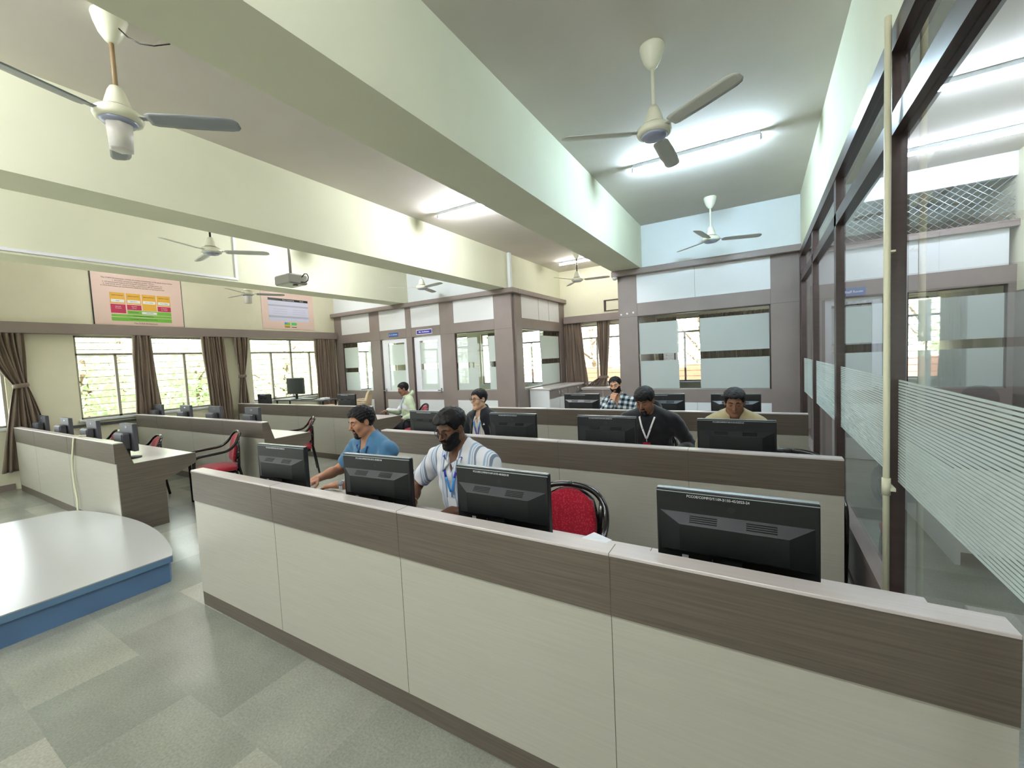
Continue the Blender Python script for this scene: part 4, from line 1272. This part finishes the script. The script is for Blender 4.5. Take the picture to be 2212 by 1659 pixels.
def ik(a, c, l1, l2, pole):
    a, c, pole = map(np.array, (a, c, pole)); v = c - a; d = np.linalg.norm(v)
    if d > (l1 + l2) * .995: c = a + v / d * (l1 + l2) * .995; v = c - a; d = np.linalg.norm(v)
    t = (l1 * l1 - l2 * l2 + d * d) / (2 * d); hgt = math.sqrt(max(0, l1 * l1 - t * t))
    u = v / d; p = pole - u * (pole @ u); p = p / np.linalg.norm(p)
    return a + u * t + p * hgt, c

def fabric(name, rgb, rough=.8, var=.06):
    return mat(name, rgb, rough, .2, var=var, vscale=14, sheen=.25, bump=.25)
def stripes(name, base, s1, s2, scale, axis=0):
    m = mat(name, base, .75, .2); nt, b = nodes_of(m)
    tc = nt.nodes.new('ShaderNodeTexCoord'); sp = nt.nodes.new('ShaderNodeSeparateXYZ'); nt.links.new(tc.outputs['Object'], sp.inputs[0])
    mu = nt.nodes.new('ShaderNodeMath'); mu.operation = 'MULTIPLY'; mu.inputs[1].default_value = scale; nt.links.new(sp.outputs[axis], mu.inputs[0])
    fr = nt.nodes.new('ShaderNodeMath'); fr.operation = 'FRACT'; nt.links.new(mu.outputs[0], fr.inputs[0])
    r = nt.nodes.new('ShaderNodeValToRGB'); r.color_ramp.interpolation = 'CONSTANT'
    e = r.color_ramp.elements; e[0].position = 0; e[0].color = (*lin(base), 1); e[1].position = .42; e[1].color = (*lin(s1), 1)
    for p, c in ((.56, base), (.64, s2), (.70, base), (.78, s2), (.90, base)):
        n_ = e.new(p); n_.color = (*lin(c), 1)
    nt.links.new(fr.outputs[0], r.inputs[0]); nt.links.new(r.outputs[0], b.inputs['Base Color'])
    return m
def plaid(name):
    m = mat(name, (200, 205, 208), .8, .2); nt, b = nodes_of(m)
    tc = nt.nodes.new('ShaderNodeTexCoord'); mp = nt.nodes.new('ShaderNodeMapping'); mp.inputs['Rotation'].default_value = (0, .15, .1)
    sp = nt.nodes.new('ShaderNodeSeparateXYZ'); nt.links.new(tc.outputs['Object'], mp.inputs[0]); nt.links.new(mp.outputs[0], sp.inputs[0])
    outs = []
    for ax in (0, 2):
        mu = nt.nodes.new('ShaderNodeMath'); mu.operation = 'MULTIPLY'; mu.inputs[1].default_value = 14; nt.links.new(sp.outputs[ax], mu.inputs[0])
        fr = nt.nodes.new('ShaderNodeMath'); fr.operation = 'FRACT'; nt.links.new(mu.outputs[0], fr.inputs[0])
        gt = nt.nodes.new('ShaderNodeMath'); gt.operation = 'GREATER_THAN'; gt.inputs[1].default_value = .5; nt.links.new(fr.outputs[0], gt.inputs[0]); outs.append(gt)
    ad = nt.nodes.new('ShaderNodeMath'); ad.operation = 'ADD'; nt.links.new(outs[0].outputs[0], ad.inputs[0]); nt.links.new(outs[1].outputs[0], ad.inputs[1])
    hf = nt.nodes.new('ShaderNodeMath'); hf.operation = 'MULTIPLY'; hf.inputs[1].default_value = .5; nt.links.new(ad.outputs[0], hf.inputs[0])
    r = nt.nodes.new('ShaderNodeValToRGB'); r.color_ramp.interpolation = 'CONSTANT'; e = r.color_ramp.elements
    e[0].position = 0; e[0].color = (*lin((222, 226, 224)), 1); e[1].position = .3; e[1].color = (*lin((118, 128, 136)), 1); n_ = e.new(.8); n_.color = (*lin((30, 36, 48)), 1)
    nt.links.new(hf.outputs[0], r.inputs[0]); nt.links.new(r.outputs[0], b.inputs['Base Color'])
    return m
def skin(name, rgb):
    m = mat(name, rgb, .48, .4, var=.06, vscale=30)
    _, b = nodes_of(m); b.inputs['Subsurface Weight'].default_value = .08; b.inputs['Subsurface Radius'].default_value = (.01, .004, .002); b.inputs['Subsurface Scale'].default_value = 1.0
    return m
def green_fleece():
    m = fabric('pale_green_fleece', (190, 204, 172)); nt, b = nodes_of(m)
    tc = nt.nodes.new('ShaderNodeTexCoord'); sp = nt.nodes.new('ShaderNodeSeparateXYZ'); nt.links.new(tc.outputs['Object'], sp.inputs[0])
    ab = nt.nodes.new('ShaderNodeMath'); ab.operation = 'ABSOLUTE'; nt.links.new(sp.outputs[0], ab.inputs[0])
    mu = nt.nodes.new('ShaderNodeMath'); mu.operation = 'MULTIPLY_ADD'; mu.inputs[1].default_value = .5; nt.links.new(ab.outputs[0], mu.inputs[0]); nt.links.new(sp.outputs[2], mu.inputs[2])
    r = nt.nodes.new('ShaderNodeValToRGB'); r.color_ramp.interpolation = 'CONSTANT'; e = r.color_ramp.elements
    g = (*lin((188, 202, 172)), 1); e[0].position = 0; e[0].color = g; e[1].position = .89; e[1].color = (*lin((226, 228, 230)), 1); n_ = e.new(.985); n_.color = g
    nt.links.new(mu.outputs[0], r.inputs[0]); nt.links.new(r.outputs[0], b.inputs['Base Color'])
    return m
def eye_mat():
    m = mat('eye', (232, 228, 222), .2, .6); nt, b = nodes_of(m)
    return m
M["eyew"] = mat('eye_white', (214, 208, 202), .25, .6); M['iris'] = mat('iris', (38, 24, 18), .15, .6)
M['denim'] = fabric('dark_trousers', (38, 40, 48)); M['shoe'] = mat('shoe', (28, 26, 26), .5)

def person(label, pos, rz, s=1.0, lean=8, head=(0, 0, 0), wide=1.0, skin_rgb=(130, 90, 70), rh=None, lh=None, rpole=(.6, -.3, -1), lpole=(-.6, -.3, -1), rdir=(0, 1, -.1), ldir=(0, 1, -.1),
           rpalm=(0, 0, -1), lpalm=(0, 0, -1), curl=.5, beard=None, beard_t=.006, hair_top=.026, hair_side=.012, front=.074, sweep=0, curly=0, top='shirt', sleeve='long', top_mat=None, inner_mat=None, h=.0045,
           neck_drop=0, glasses=None, lanyard=None, card=None, watch=False, chain=False, hood=False, open_front=False, closed=True, thin=1.0, hairfall=0, vneck=True, hs=1.0, logo=False):
    r = thing('person', label, 'person', pos, math.radians(rz))
    f32 = np.float32
    hip = np.array([0, 0, .52]); RL = Rx(-math.radians(lean)); RLf = RL.astype(f32)
    U = lambda p: RL @ (np.array(p, float) - hip) + hip
    ph = hip.astype(f32)
    up = lambda P: (P - ph) @ RLf + ph            # back into the upright torso frame
    nb = U((0, -.012, 1.075 - neck_drop)); pit, yaw, rol = [math.radians(v) for v in head]
    RH = Rz(yaw) @ Rx(-pit) @ Ry(rol)
    hc = nb + RH @ np.array([0, .028, .165]); RHf = RH.astype(f32); hcf = hc.astype(f32)
    toh = lambda P: ((P - hcf) @ RHf) / f32(hs)
    w = wide
    def torso(P, off=0.0):
        p = up(P)
        d = ell(p, (0, -.01, .57), (.175 * w, .125 * w, .12))
        d = smin(d, ell(p, (0, .012, .72), (.150 * w, .118 * w, .17)), .08)
        d = smin(d, ell(p, (0, .0, .90), (.168 * w, .115 * w, .17)), .08)
        m = p.copy(); m[:, 0] = np.abs(m[:, 0])
        d = smin(d, cap(m, (.02, -.025, 1.045), (.165 * w, -.01, 1.0), .058, .052), .06)
        d = smin(d, cap(m, (0, -.03, 1.10), (.12 * w, -.02, 1.03), .045, .042), .05)
        return d - off
    sh = [U((sg * .185 * w, -.005, .995)) for sg in (1, -1)]
    tgt = [np.array(v, float) / 1.0 for v in ((rh or (.2, .42, .80)), (lh or (-.2, .42, .80)))]
    arms = []
    for k in range(2):
        e, wr = ik(sh[k], tgt[k] / s if True else tgt[k], .285, .255, (rpole, lpole)[k])
        arms.append((sh[k], e, wr))
    def arm(P, off=0.0, t0=0, t1=2.0, only=None):
        d = None
        for k, (a, e, wr) in enumerate(arms):
            if only is not None and k != only: continue
            if t1 <= 1: q = cap(P, a, a + (e - a) * t1, .053 * (w * .5 + .5) + off, (.053 - .010 * t1) * (w * .5 + .5) + off)
            else:
                q = cap(P, a, e, .053 * (w * .5 + .5) + off, .042 + off)
                q = smin(q, cap(P, e, e + (wr - e) * .45, .042 + off, .040 + off), .02); q = smin(q, cap(P, e + (wr - e) * .35, e + (wr - e) * min(1, t1 - 1), .040 + off, .026 + off * (1.3 if off else 1)), .02)
            d = q if d is None else np.minimum(d, q)
        return d
    # hands: palm, four bent fingers and a thumb leaving the side of the palm
    def hand(P, k):
        wr = arms[k][2]; D = np.array((rdir, ldir)[k], float); D /= np.linalg.norm(D)
        N = np.array((rpalm, lpalm)[k], float); N -= D * (N @ D); N /= np.linalg.norm(N)   # palm normal
        X = np.cross(D, N) * (1 if k == 0 else -1)     # towards the thumb
        B = np.stack([X, D, N], 1)
        q = ((P - wr.astype(f32)) @ B.astype(f32))
        d = rbox(q, (0, .048, 0), (.040, .046, .014), .012)
        d = smin(d, cap(q, (0, -.015, 0), (0, .02, 0), .025, .022), .02)
        c = curl
        for i, (x, L) in enumerate(((.030, .070), (.010, .078), (-.011, .072), (-.031, .058))):
            a = np.array([x, .090, 0]); sp = x * .35
            a1 = .35 * c + .04 * i; b = a + .45 * L * np.array([sp, math.cos(a1), math.sin(a1)])
            a2 = a1 + .9 * c; e = b + .32 * L * np.array([sp, math.cos(a2), math.sin(a2)])
            a3 = a2 + .6 * c; g = e + .25 * L * np.array([sp, math.cos(a3), math.sin(a3)])
            fz = cap(q, a - np.array([0, .015, 0]), b, .0092, .0085); fz = smin(fz, cap(q, b, e, .0085, .0078), .003); fz = smin(fz, cap(q, e, g, .0078, .0066), .003)
            d = smin(d, fz, .005)
        t = cap(q, (.028, .022, .004), (.052, .052, .016), .014, .0105); t = smin(t, cap(q, (.052, .052, .016), (.056, .082, .024), .0105, .0082), .004)
        return smin(d, t, .008)
    legs = []
    for sg in (1, -1): legs.append((np.array([sg * .095, .0, .535]), np.array([sg * .13, .43, .515]), np.array([sg * .13, .40, .085]), np.array([sg * .14, .52, .045])))
    def legf(P, off=0.0):
        d = None
        for a, b, c, f_ in legs:
            q = cap(P, a, b, .088 + off, .062 + off); q = smin(q, cap(P, b, c, .058 + off, .040 + off), .03)
            d = q if d is None else smin(d, q, .02)
        return d
    def shoes(P, off=0.0):
        d = None
        for a, b, c, f_ in legs:
            q = cap(P, c + np.array([0, -.03, -.035]), f_ + np.array([0, 0, -.005]), .04 + off, .038 + off)
            d = q if d is None else np.minimum(d, q)
        return d
    def neckf(P, rr=.056): return cap(P, nb - np.array([0, 0, .03]), hc + RH @ np.array([0, -.025, -.05]), rr, rr - .004)
    def body(P):
        d = smin(torso(P), neckf(P), .035)
        d = smin(d, arm(P), .02); d = smin(d, legf(P), .05)
        dh = head_sdf(toh(P), thin=thin) * hs
        d = smin(d, dh, .018)
        for k in range(2): d = smin(d, hand(P, k), .012)
        return smin(d, shoes(P, -.008), .03)
    SK = skin('skin', skin_rgb); LP = mat('lips', tuple(int(v * .82) if i else int(v * .92) for i, v in enumerate(skin_rgb)), .4)
    allp = np.array([hc + RH @ np.array([0, 0, .14]), nb] + [v for a in arms for v in a] + [arms[0][2] + .19 * np.array(rdir) / np.linalg.norm(rdir), arms[1][2] + .19 * np.array(ldir) / np.linalg.norm(ldir)])
    lo = np.minimum(allp.min(0) - .12, [-.34, -.28, -.01]); hi = np.maximum(allp.max(0) + .12, [.34, .64, 1.2])
    V, Q = surface(body, lo, hi, h)
    cen = V[Q].mean(1).astype(f32); hq = toh(cen)
    lip = (np.abs(hq[:, 0]) < .021) & (hq[:, 1] > .07) & (hq[:, 2] < -.0495 + .0 * hq[:, 0]) & (hq[:, 2] > -.0715)
    mi = np.zeros(len(Q)); mi[lip] = 1
    surf_obj('body', V * s, Q, [SK, LP], r, mi)
    # hair
    def noise(q, a, f): return a * (np.sin(q[:, 0] * f + 1.3 * np.sin(q[:, 1] * f * .7)) * np.sin(q[:, 1] * f * .8 + 2) + .6 * np.sin(q[:, 2] * f * 1.3 + q[:, 0] * f * .9))
    def hairf(P):
        q = toh(P); dh = head_sdf(q, False, thin=thin)
        up_ = np.clip((q[:, 2] - .02) / .07, 0, 1)
        th = hair_side + (hair_top - hair_side) * up_ ** .8 + sweep * np.clip((q[:, 1] - .03) / .06, 0, 1) * up_
        n_ = noise(q, .0016 if not curly else .0036, 130 if not curly else 190) + noise(q[:, [1, 2, 0]], .0011, 330)
        d = dh - th - n_
        hl = hairline(q, front) - hairfall * np.clip((q[:, 1] - .05) / .03, 0, 1) + .004 * np.sin(q[:, 0] * 160)
        ear = ell(np.abs(q) * np.array([1, 0, 0], f32) + q * np.array([0, 1, 1], f32), (.082, -.008, -.004), (.02, .022, .033))
        d = smax(d, -(q[:, 2] - hl), .008)
        return smax(d, -ear, .006)
    hb = hc
    V, Q = surface(hairf, hb - .17, hb + .19, min(h, .004))
    surf_obj('hair', V * s, Q, [M['hair']], r)
    if beard:
        def bf(P):
            q = toh(P); dh = head_sdf(q, thin=thin); x = np.abs(q[:, 0])
            d = dh - beard_t - noise(q, .001, 200)
            lim = {'full': -.036 + np.maximum(0, x - .030) * 1.0, 'goatee': np.where(x < .026, -.034, -.074), 'mustache': np.full(len(x), -.034), 'stubble': -.040 + np.maximum(0, x - .03) * .9}[beard]
            reg = q[:, 2] - lim
            d = smax(d, reg, .004); d = smax(d, -(q[:, 1] - (.0 if beard in ('full', 'stubble') else .045)), .006)
            if beard == 'mustache': d = smax(d, -(q[:, 2] + .0505), .003); d = smax(d, x - .028, .003)
            if beard == 'goatee': d = smax(d, x - .034, .004)
            mouth = ell(q, (0, .09, -.0605), (.021, .03, .0088)); d = smax(d, -mouth, .003)
            d = smax(d, np.abs(q[:, 0]) - .068, .004)
            return smax(d, (-.045 - q[:, 2]) * -1 if False else -(q[:, 2] + .128), .004)
        V, Q = surface(bf, hc - .15, hc + .13, .0035)
        if len(Q): surf_obj('beard', V * s, Q, [M['hair']], r)
    def H(p): return tuple((hc + RH @ (np.array(p, float) * hs)) * s)
    for sg in (1, -1):
        e = MB(); e.tube([H((sg * .013 * thin, .0885, .0275)), H((sg * .028, .0868, .0335)), H((sg * .047, .0735, .029))], [.0032 * s, .0042 * s, .0022 * s], M['hair'], n=6); e.build('eyebrow', r)
        e = MB()
        if closed: e.tube([H((sg * .018, .0795, .0025)), H((sg * .031, .0835, .0005)), H((sg * .044, .0755, .0035))], [.0012 * s, .0022 * s, .0012 * s], M['iris'], n=6)
        else:
            e.lathe([(.0001, -.0052), (.0062, -.0035), (.0085, 0), (.0062, .0035), (.0001, .0052)], M['eyew'], (0, 0, 0), 12)
            e.v = [H((sg * .031 + x * 1.35, .0785 + y * .6, .0065 + z)) for x, y, z in e.v]
            e.tube([H((sg * .031, .0805, .0065)), H((sg * .031, .0850, .0060))], .0042 * s, M['iris'], n=10)
            e.tube([H((sg * .018, .0800, .0095)), H((sg * .031, .0850, .0125)), H((sg * .045, .0760, .0095))], .0016 * s, M['iris'], n=6)
        e.build('eye', r)
    # ---- clothing
    def wr_(P, a=.0034): return a * (np.sin(P[:, 2] * 60 + 3 * np.sin(P[:, 0] * 17)) * np.sin(P[:, 0] * 34 + P[:, 1] * 21) + .7 * np.sin(P[:, 2] * 24 + P[:, 1] * 40 + 1))
    sl = {'short': .72, 'long': 1.97}[sleeve]
    def shirt(P, off=.010, hole=.064, arms_=True, sl=sl):
        d = torso(P, off)
        if arms_: d = smin(d, arm(P, off + .008 if sleeve == 'short' else off + .005, t1=sl), .022 if sleeve == 'short' else .03)
        d = d - wr_(P)
        p = up(P)
        d = smax(d, -neckf(P, hole), .006)
        if vneck:
            half = .036 * np.clip((p[:, 2] - .955) / .10, 0, 1) - .002
            d = smax(d, -np.maximum(np.abs(p[:, 0]) - half, -p[:, 1]), .004)
        d = smax(d, -(P[:, 2] - .50), .004)
        if sleeve == 'short':
            for a, e, _ in arms:
                u_ = ((e - a) / np.linalg.norm(e - a)).astype(f32); t_ = (P - a.astype(f32)) @ u_
                cut = t_ - np.linalg.norm(e - a) * .70; nearr = np.linalg.norm((P - a.astype(f32)) - t_[:, None] * u_, axis=1) < .085
                d = np.where(nearr & (t_ > 0), smax(d, cut, .003), d)
        return d
    jk = open_front
    base_mat = inner_mat if jk else top_mat
    lo2 = lo.copy(); hi2 = hi.copy(); hi2[2] = max(1.2, max(v[2] for a in arms for v in a) + .1)
    V, Q = surface(lambda P: shirt(P, arms_=not jk), lo2, hi2, h)
    surf_obj('shirt' if top != 'hoodie' else 'hoodie', V * s, Q, [base_mat], r)
    if jk:
        def jac(P):
            d = smin(torso(P, .026), arm(P, .018, t1=1.97), .03) - wr_(P, .003)
            p = up(P); half = .035 + .10 * np.clip((1.08 - p[:, 2]) / .35, 0, 1)
            d = smax(d, -np.maximum(np.abs(p[:, 0]) - half, -p[:, 1]), .006)
            d = smax(d, -neckf(P, .072), .006); d = np.maximum(d, -(torso(P, .014)))
            return smax(d, -(P[:, 2] - .50), .004)
        V, Q = surface(jac, lo2, hi2, h); surf_obj('jacket', V * s, Q, [top_mat], r)
    front_off = .030 if jk else .014
    def on_chest(x, z, extra=0.0):
        ys = np.linspace(.35, -.1, 200).astype(f32); P = np.stack([np.full(200, x), ys, np.full(200, z)], -1).astype(f32)
        Pw = ((P - ph) @ RLf.T + ph).astype(f32)
        d = torso(Pw, .014 + extra); i = int(np.argmax(d < 0))
        return RL @ (P[i] - hip) + hip
    # collar
    def collar(P, R0=.072, hh=.026, t=.0045, gap=.40, flare=.45, zz=.040):
        q = up(P) - np.array([0, -.018, 1.062 - neck_drop], f32)
        zt = q[:, 2] - zz - .38 * -q[:, 1] * 1.0
        rho = np.sqrt(q[:, 0] ** 2 + (q[:, 1] * 1.0) ** 2) - (R0 - flare * zt)
        ang = np.abs(np.arctan2(q[:, 0], q[:, 1]))
        d = np.maximum(np.abs(rho) - t, np.abs(zt) - hh)
        return np.maximum(d, (gap - ang) * .06)
    c0 = U((0, -.018, 1.062 - neck_drop))
    if not hood:
        V, Q = surface(lambda P: collar(P), c0 - .13, c0 + .13, .0035)
        if len(Q): surf_obj('collar', V * s, Q, [base_mat], r)
    if not hood and not jk or jk:
        for sg in (1, -1):
            A_, B_, C_, D_ = np.array([.008, 1.040]), np.array([.070, 1.070]), np.array([.050, .992]), np.array([.085, 1.050])
            rows = []
            for i in range(7):
                t_ = i / 6; e0 = A_ + (C_ - A_) * t_; e1 = B_ + (D_ - B_) * t_ * .6 + (C_ - B_) * t_ ** 2 * .9; row = []
                for j in range(7):
                    w_ = e0 + (e1 - e0) * j / 6
                    row.append(tuple(on_chest(sg * w_[0], w_[1] - neck_drop * .6, .010 if not jk else .006) * s))
                rows.append(row)
            b_ = MB(); b_.sheet(rows, base_mat, .006); b_.build('collar_flap', r)
    if jk or top == 'jacket':
        V, Q = surface(lambda P: collar(P, R0=.088, hh=.032, t=.007, gap=.70, flare=.30, zz=.034), c0 - .15, c0 + .15, .004)
        if len(Q): surf_obj('jacket_collar', V * s, Q, [top_mat], r)
    if hood:
        def hd(P):
            q = up(P) - np.array([0, -.034, 1.108 - neck_drop], f32); rho = np.sqrt(q[:, 0] ** 2 + q[:, 1] ** 2)
            z = q[:, 2] + .30 * q[:, 1]
            th = .020 + .014 * np.clip(-q[:, 1] / .08, 0, 1)
            d = np.sqrt((rho - .088) ** 2 + (z * .75) ** 2) - th
            return d - wr_(P, .002)
        V, Q = surface(hd, c0 - .2, c0 + .2, .0045); surf_obj('hood', V * s, Q, [top_mat], r)
    V, Q = surface(lambda P: smax(smin(legf(P, .012), torso(P, .006), .04), P[:, 2] - .62, .01) , [-.3, -.25, .05], [.3, .62, .70], .009); surf_obj('trousers', V * s, Q, [M['denim']], r)
    V, Q = surface(lambda P: shoes(P), [-.25, .2, -.01], [.25, .64, .15], .007); surf_obj('shoes', V * s, Q, [M['shoe']], r)
    # ---- accessories
    if lanyard:
        lm, zl, lm2 = lanyard
        L = MB()
        for sg in (1, -1):
            zs = np.linspace(1.055, zl, 12); pts = [on_chest(sg * (.062 * (z - zl) / (1.055 - zl) + .004), z, .003) * s for z in zs]
            pts = [U((sg * .078, -.02, 1.10 - neck_drop)) * s] + [p + np.array([0, 0.002, 0]) for p in pts]
            n1 = len(pts)
            L.tube([tuple(p) for p in pts[:8]], .008, lm, n=8, flat=(.002, .0085, (0, 1, .0)))
            L.tube([tuple(p) for p in pts[7:]], .008, lm2 or lm, n=8, flat=(.002, .0085, (0, 1, .0)))
        lo_ = L.build('lanyard', r)
        if card:
            p = on_chest(0, zl - .07, .006) * s; q = on_chest(0, zl, .006) * s; b_ = on_chest(0, zl - .13, .006) * s
            K = MB(); K.tube([tuple(q), tuple(on_chest(0, zl - .03, .006) * s)], .004, lm2 or lm, n=6)
            cu = MB(); x = .032 * s; ta = on_chest(0, zl - .035, .008) * s; tb = on_chest(0, zl - .125, .008) * s
            ta[1] += .004; tb[1] += .008
            vs = [(-x, ta[1], ta[2]), (x, ta[1], ta[2]), (x, tb[1], tb[2]), (-x, tb[1], tb[2])]; vs2 = [(a, b_2 - .003, c_) for a, b_2, c_ in vs]
            K.add(vs + vs2, [(0, 1, 2, 3), (7, 6, 5, 4), (0, 4, 5, 1), (1, 5, 6, 2), (2, 6, 7, 3), (3, 7, 4, 0)], card)
            K.build('id_card', lo_)
    if logo:
        pts = [on_chest(-.105 + dx, .97 + dz, .016) * s for dx, dz in ((-.012, -.012), (.012, -.012), (0, .012))]
        pts += [p + np.array([0, .004, 0]) for p in pts]
        L = MB(); L.add([tuple(p) for p in pts], [(0, 1, 2), (5, 4, 3), (0, 3, 4, 1), (1, 4, 5, 2), (2, 5, 3, 0)], M['paper']); L.build('chest_logo', r)
    if glasses:
        g = MB()
        for sg in (1, -1):
            ring = []
            for i in range(20):
                a = 2 * PI * i / 20; cx_, cz_ = math.cos(a), math.sin(a)
                ring.append(H((sg * (.0325 + .0235 * np.sign(cx_) * abs(cx_) ** .7), .0965 - .10 * abs(.0235 * cx_ * (1 if cx_ * 1 > 0 else 0)) , .006 + .0165 * np.sign(cz_) * abs(cz_) ** .7)))
            g.tube(ring, .0017 * s, glasses, n=6, closed=True)
            g.tube([H((sg * .056, .094, .012)), H((sg * .074, .07, .012)), H((sg * .083, -.0, .010)), H((sg * .080, -.016, -.006))], .0019 * s, glasses if glasses != M['bezel'] else M['brass'], n=6)
        g.tube([H((-.010, .0985, .010)), H((0, .103, .012)), H((.010, .0985, .010))], .0016 * s, glasses, n=6)
        go = g.build('glasses', r)
        l = MB()
        for sg in (1, -1): l.add([H((sg * .010, .0962, .020)), H((sg * .055, .0945, .020)), H((sg * .055, .0945, -.009)), H((sg * .010, .0962, -.009))], [(0, 1, 2, 3)], M['lens'])
        l.build('lens', go)
    if watch:
        k = 1 if watch == 'L' else 0
        a, e, wr = arms[k]; u_ = (wr - e) / np.linalg.norm(wr - e); c_ = (wr - u_ * .035)
        up0 = np.array([0, 0, 1.]) - u_ * u_[2]; up0 /= np.linalg.norm(up0); sd = np.cross(u_, up0)
        W_ = MB(); W_.tube([tuple((c_ + (up0 * math.cos(t) + sd * math.sin(t)) * .031) * s) for t in [2 * PI * i / 20 for i in range(20)]], .01, M['paper'], n=8, flat=(.0025, .012, tuple(np.cross(u_, up0))), closed=True) if False else None
        W_ = MB(); ring0, ring1 = [], []
        for i in range(24):
            t = 2 * PI * i / 24; dv = up0 * math.cos(t) + sd * math.sin(t)
            ring0.append([(c_ + dv * .0335 + u_ * o_) * s for o_ in (-.012, .012)])
        P_ = np.array(ring0 + [ring0[0]]); W_.sheet(P_, M['paper'], .004)
        wo = W_.build('watch_strap', r)
        fpos = c_ + (up0 * .6 - sd * (.8 if k else -.8)) / 1.0 * .036
        nn = (up0 * .6 - sd * (.8 if k else -.8)); nn /= np.linalg.norm(nn)
        W_ = MB(); W_.tube([tuple((fpos) * s), tuple((fpos + nn * .009) * s)], .021 * s, M['silver'], n=18); W_.tube([tuple((fpos + nn * .009) * s), tuple((fpos + nn * .0105) * s)], .017 * s, M['fang'], n=18); W_.build('watch_case', wo)
    if chain:
        a, e, wr = arms[0]; u_ = (wr - e) / np.linalg.norm(wr - e); c_ = wr - u_ * .02; x_ = np.cross(u_, [0, 0, 1.]); x_ /= np.linalg.norm(x_); y_ = np.cross(u_, x_)
        B = MB(); B.tube([tuple((c_ + (x_ * math.cos(t) + y_ * math.sin(t)) * .031) * s) for t in [2 * PI * i / 20 for i in range(20)]], .004, M['yel'], n=6, closed=True); B.build('bracelet', r)
    return r

blue_l = mat('royal_blue_ribbon', (52, 62, 178), .5); lt_l = mat('light_blue_ribbon', (60, 150, 225), .5); white_l = mat('white_ribbon', (226, 222, 224), .5)
# the figure faces its local +y; rh is the hand on its +x side (its right), lh the other
person('man in blue polo shirt with curly black hair and moustache, typing with a white watch', (-2.745, 2.44, 0), 176, s=1.04, lean=13, head=(13, -12, 2), wide=1.08, skin_rgb=(172, 124, 96),
       rh=(.36, .40, .80), lh=(.04, .41, .80), rdir=(-.35, 1, -.15), ldir=(1, .45, -.12), rpole=(.9, -.2, -.8), lpole=(-.9, -.2, -.8), beard='goatee', beard_t=.0022, hs=.93, neck_drop=.014, hair_top=.024, hair_side=.013, curly=1,
       sleeve='short', top_mat=fabric('blue_polo_cotton', (66, 112, 146)), lanyard=(blue_l, .80, lt_l), card=M['paper'], watch='L', h=.004)
person('bearded man in white shirt with blue stripes and glasses, blue lanyard round his neck', (-1.70, 2.28, 0), 180, s=1.07, hs=.91, neck_drop=.018, lean=13, head=(18, -8, -2), wide=1.06, skin_rgb=(108, 74, 56),
       rh=(.25, .34, .80), lh=(-.08, .36, .80), rdir=(-.2, 1, -.2), ldir=(.3, 1, -.2), rpole=(1, -.4, -.6), lpole=(-1, -.3, -.8), beard='full', beard_t=.007, hair_top=.028, hair_side=.008, sweep=.012,
       sleeve='short', top_mat=stripes('striped_shirt', (222, 224, 228), (128, 142, 162), (160, 182, 210), 9.5), lanyard=(blue_l, .86, lt_l), card=M['paper'], glasses=M['bezel'], chain=True, h=.004)
person('young man in glasses, open black jacket over a pale striped shirt', (-2.95, 4.30, 0), 176, s=1.0, lean=10, head=(2, -14, 0), wide=.96, skin_rgb=(204, 164, 134),
       rh=(.15, .40, .80), lh=(-.18, .40, .80), beard=None, hair_top=.017, hair_side=.009, top_mat=fabric('black_jacket_cloth', (26, 28, 34)), inner_mat=stripes('thin_striped_shirt', (216, 214, 204), (150, 150, 146), (180, 180, 176), 34),
       open_front=True, lanyard=(lt_l, .82, blue_l), glasses=M['black'], logo=True, h=.0055, closed=False, hairfall=.008)
person('man in black hoodie with a white lanyard, head bowed', (-.93, 4.26, 0), 180, hs=.94, neck_drop=.03, s=1.06, lean=12, head=(24, -10, 0), wide=1.14, skin_rgb=(128, 88, 68),
       rh=(.22, .36, .80), lh=(-.28, .30, .80), beard='goatee', beard_t=.0016, hair_top=.024, hair_side=.010, top='hoodie', top_mat=fabric('black_fleece', (24, 24, 28)), hood=True, vneck=False, lanyard=(white_l, .88, white_l), card=M['red'], h=.0055, hairfall=.024, sweep=.008)
person('man in tan jacket looking straight down at his monitor', (-.2, 4.36, 0), 182, s=1.03, lean=14, head=(14, 0, 0), wide=1.02, skin_rgb=(132, 92, 70), neck_drop=.03, hs=.94,
       rh=(.18, .40, .80), lh=(-.18, .40, .80), hair_top=.026, hair_side=.007, sweep=.006, top='jacket', top_mat=fabric('tan_cloth', (172, 158, 120)), inner_mat=fabric('brown_lining', (70, 60, 50)), open_front=True, lanyard=(white_l, .85, None), h=.0055)
person('man in black and white plaid shirt resting his chin on his hand', (-1.78, 6.12, 0), 182, s=1.02, lean=12, head=(6, -2, 8), wide=1.02, skin_rgb=(200, 152, 120),
       rh=(.05, .255, 1.03), lh=(-.12, .40, .80), rdir=(-.25, -.15, 1), rpalm=(-.3, -1, -.1), rpole=(.7, .5, -1), curl=.8, beard='full', beard_t=.0035, hair_top=.018, hair_side=.005, top_mat=plaid('plaid_cotton'), h=.0055, closed=False)
person('man in pale green hoodie with white chest band, seated sideways at the far desk end', (-5.93, 6.03, 0), 148, s=1.0, lean=6, head=(16, -8, 0), wide=1.02, skin_rgb=(136, 98, 76),
       rh=(.18, .40, .82), lh=(-.10, .16, .66), beard='mustache', beard_t=.003, hair_top=.020, hair_side=.009, top='hoodie', top_mat=green_fleece(), hood=True, vneck=False, lanyard=(blue_l, .86, None), h=.006)
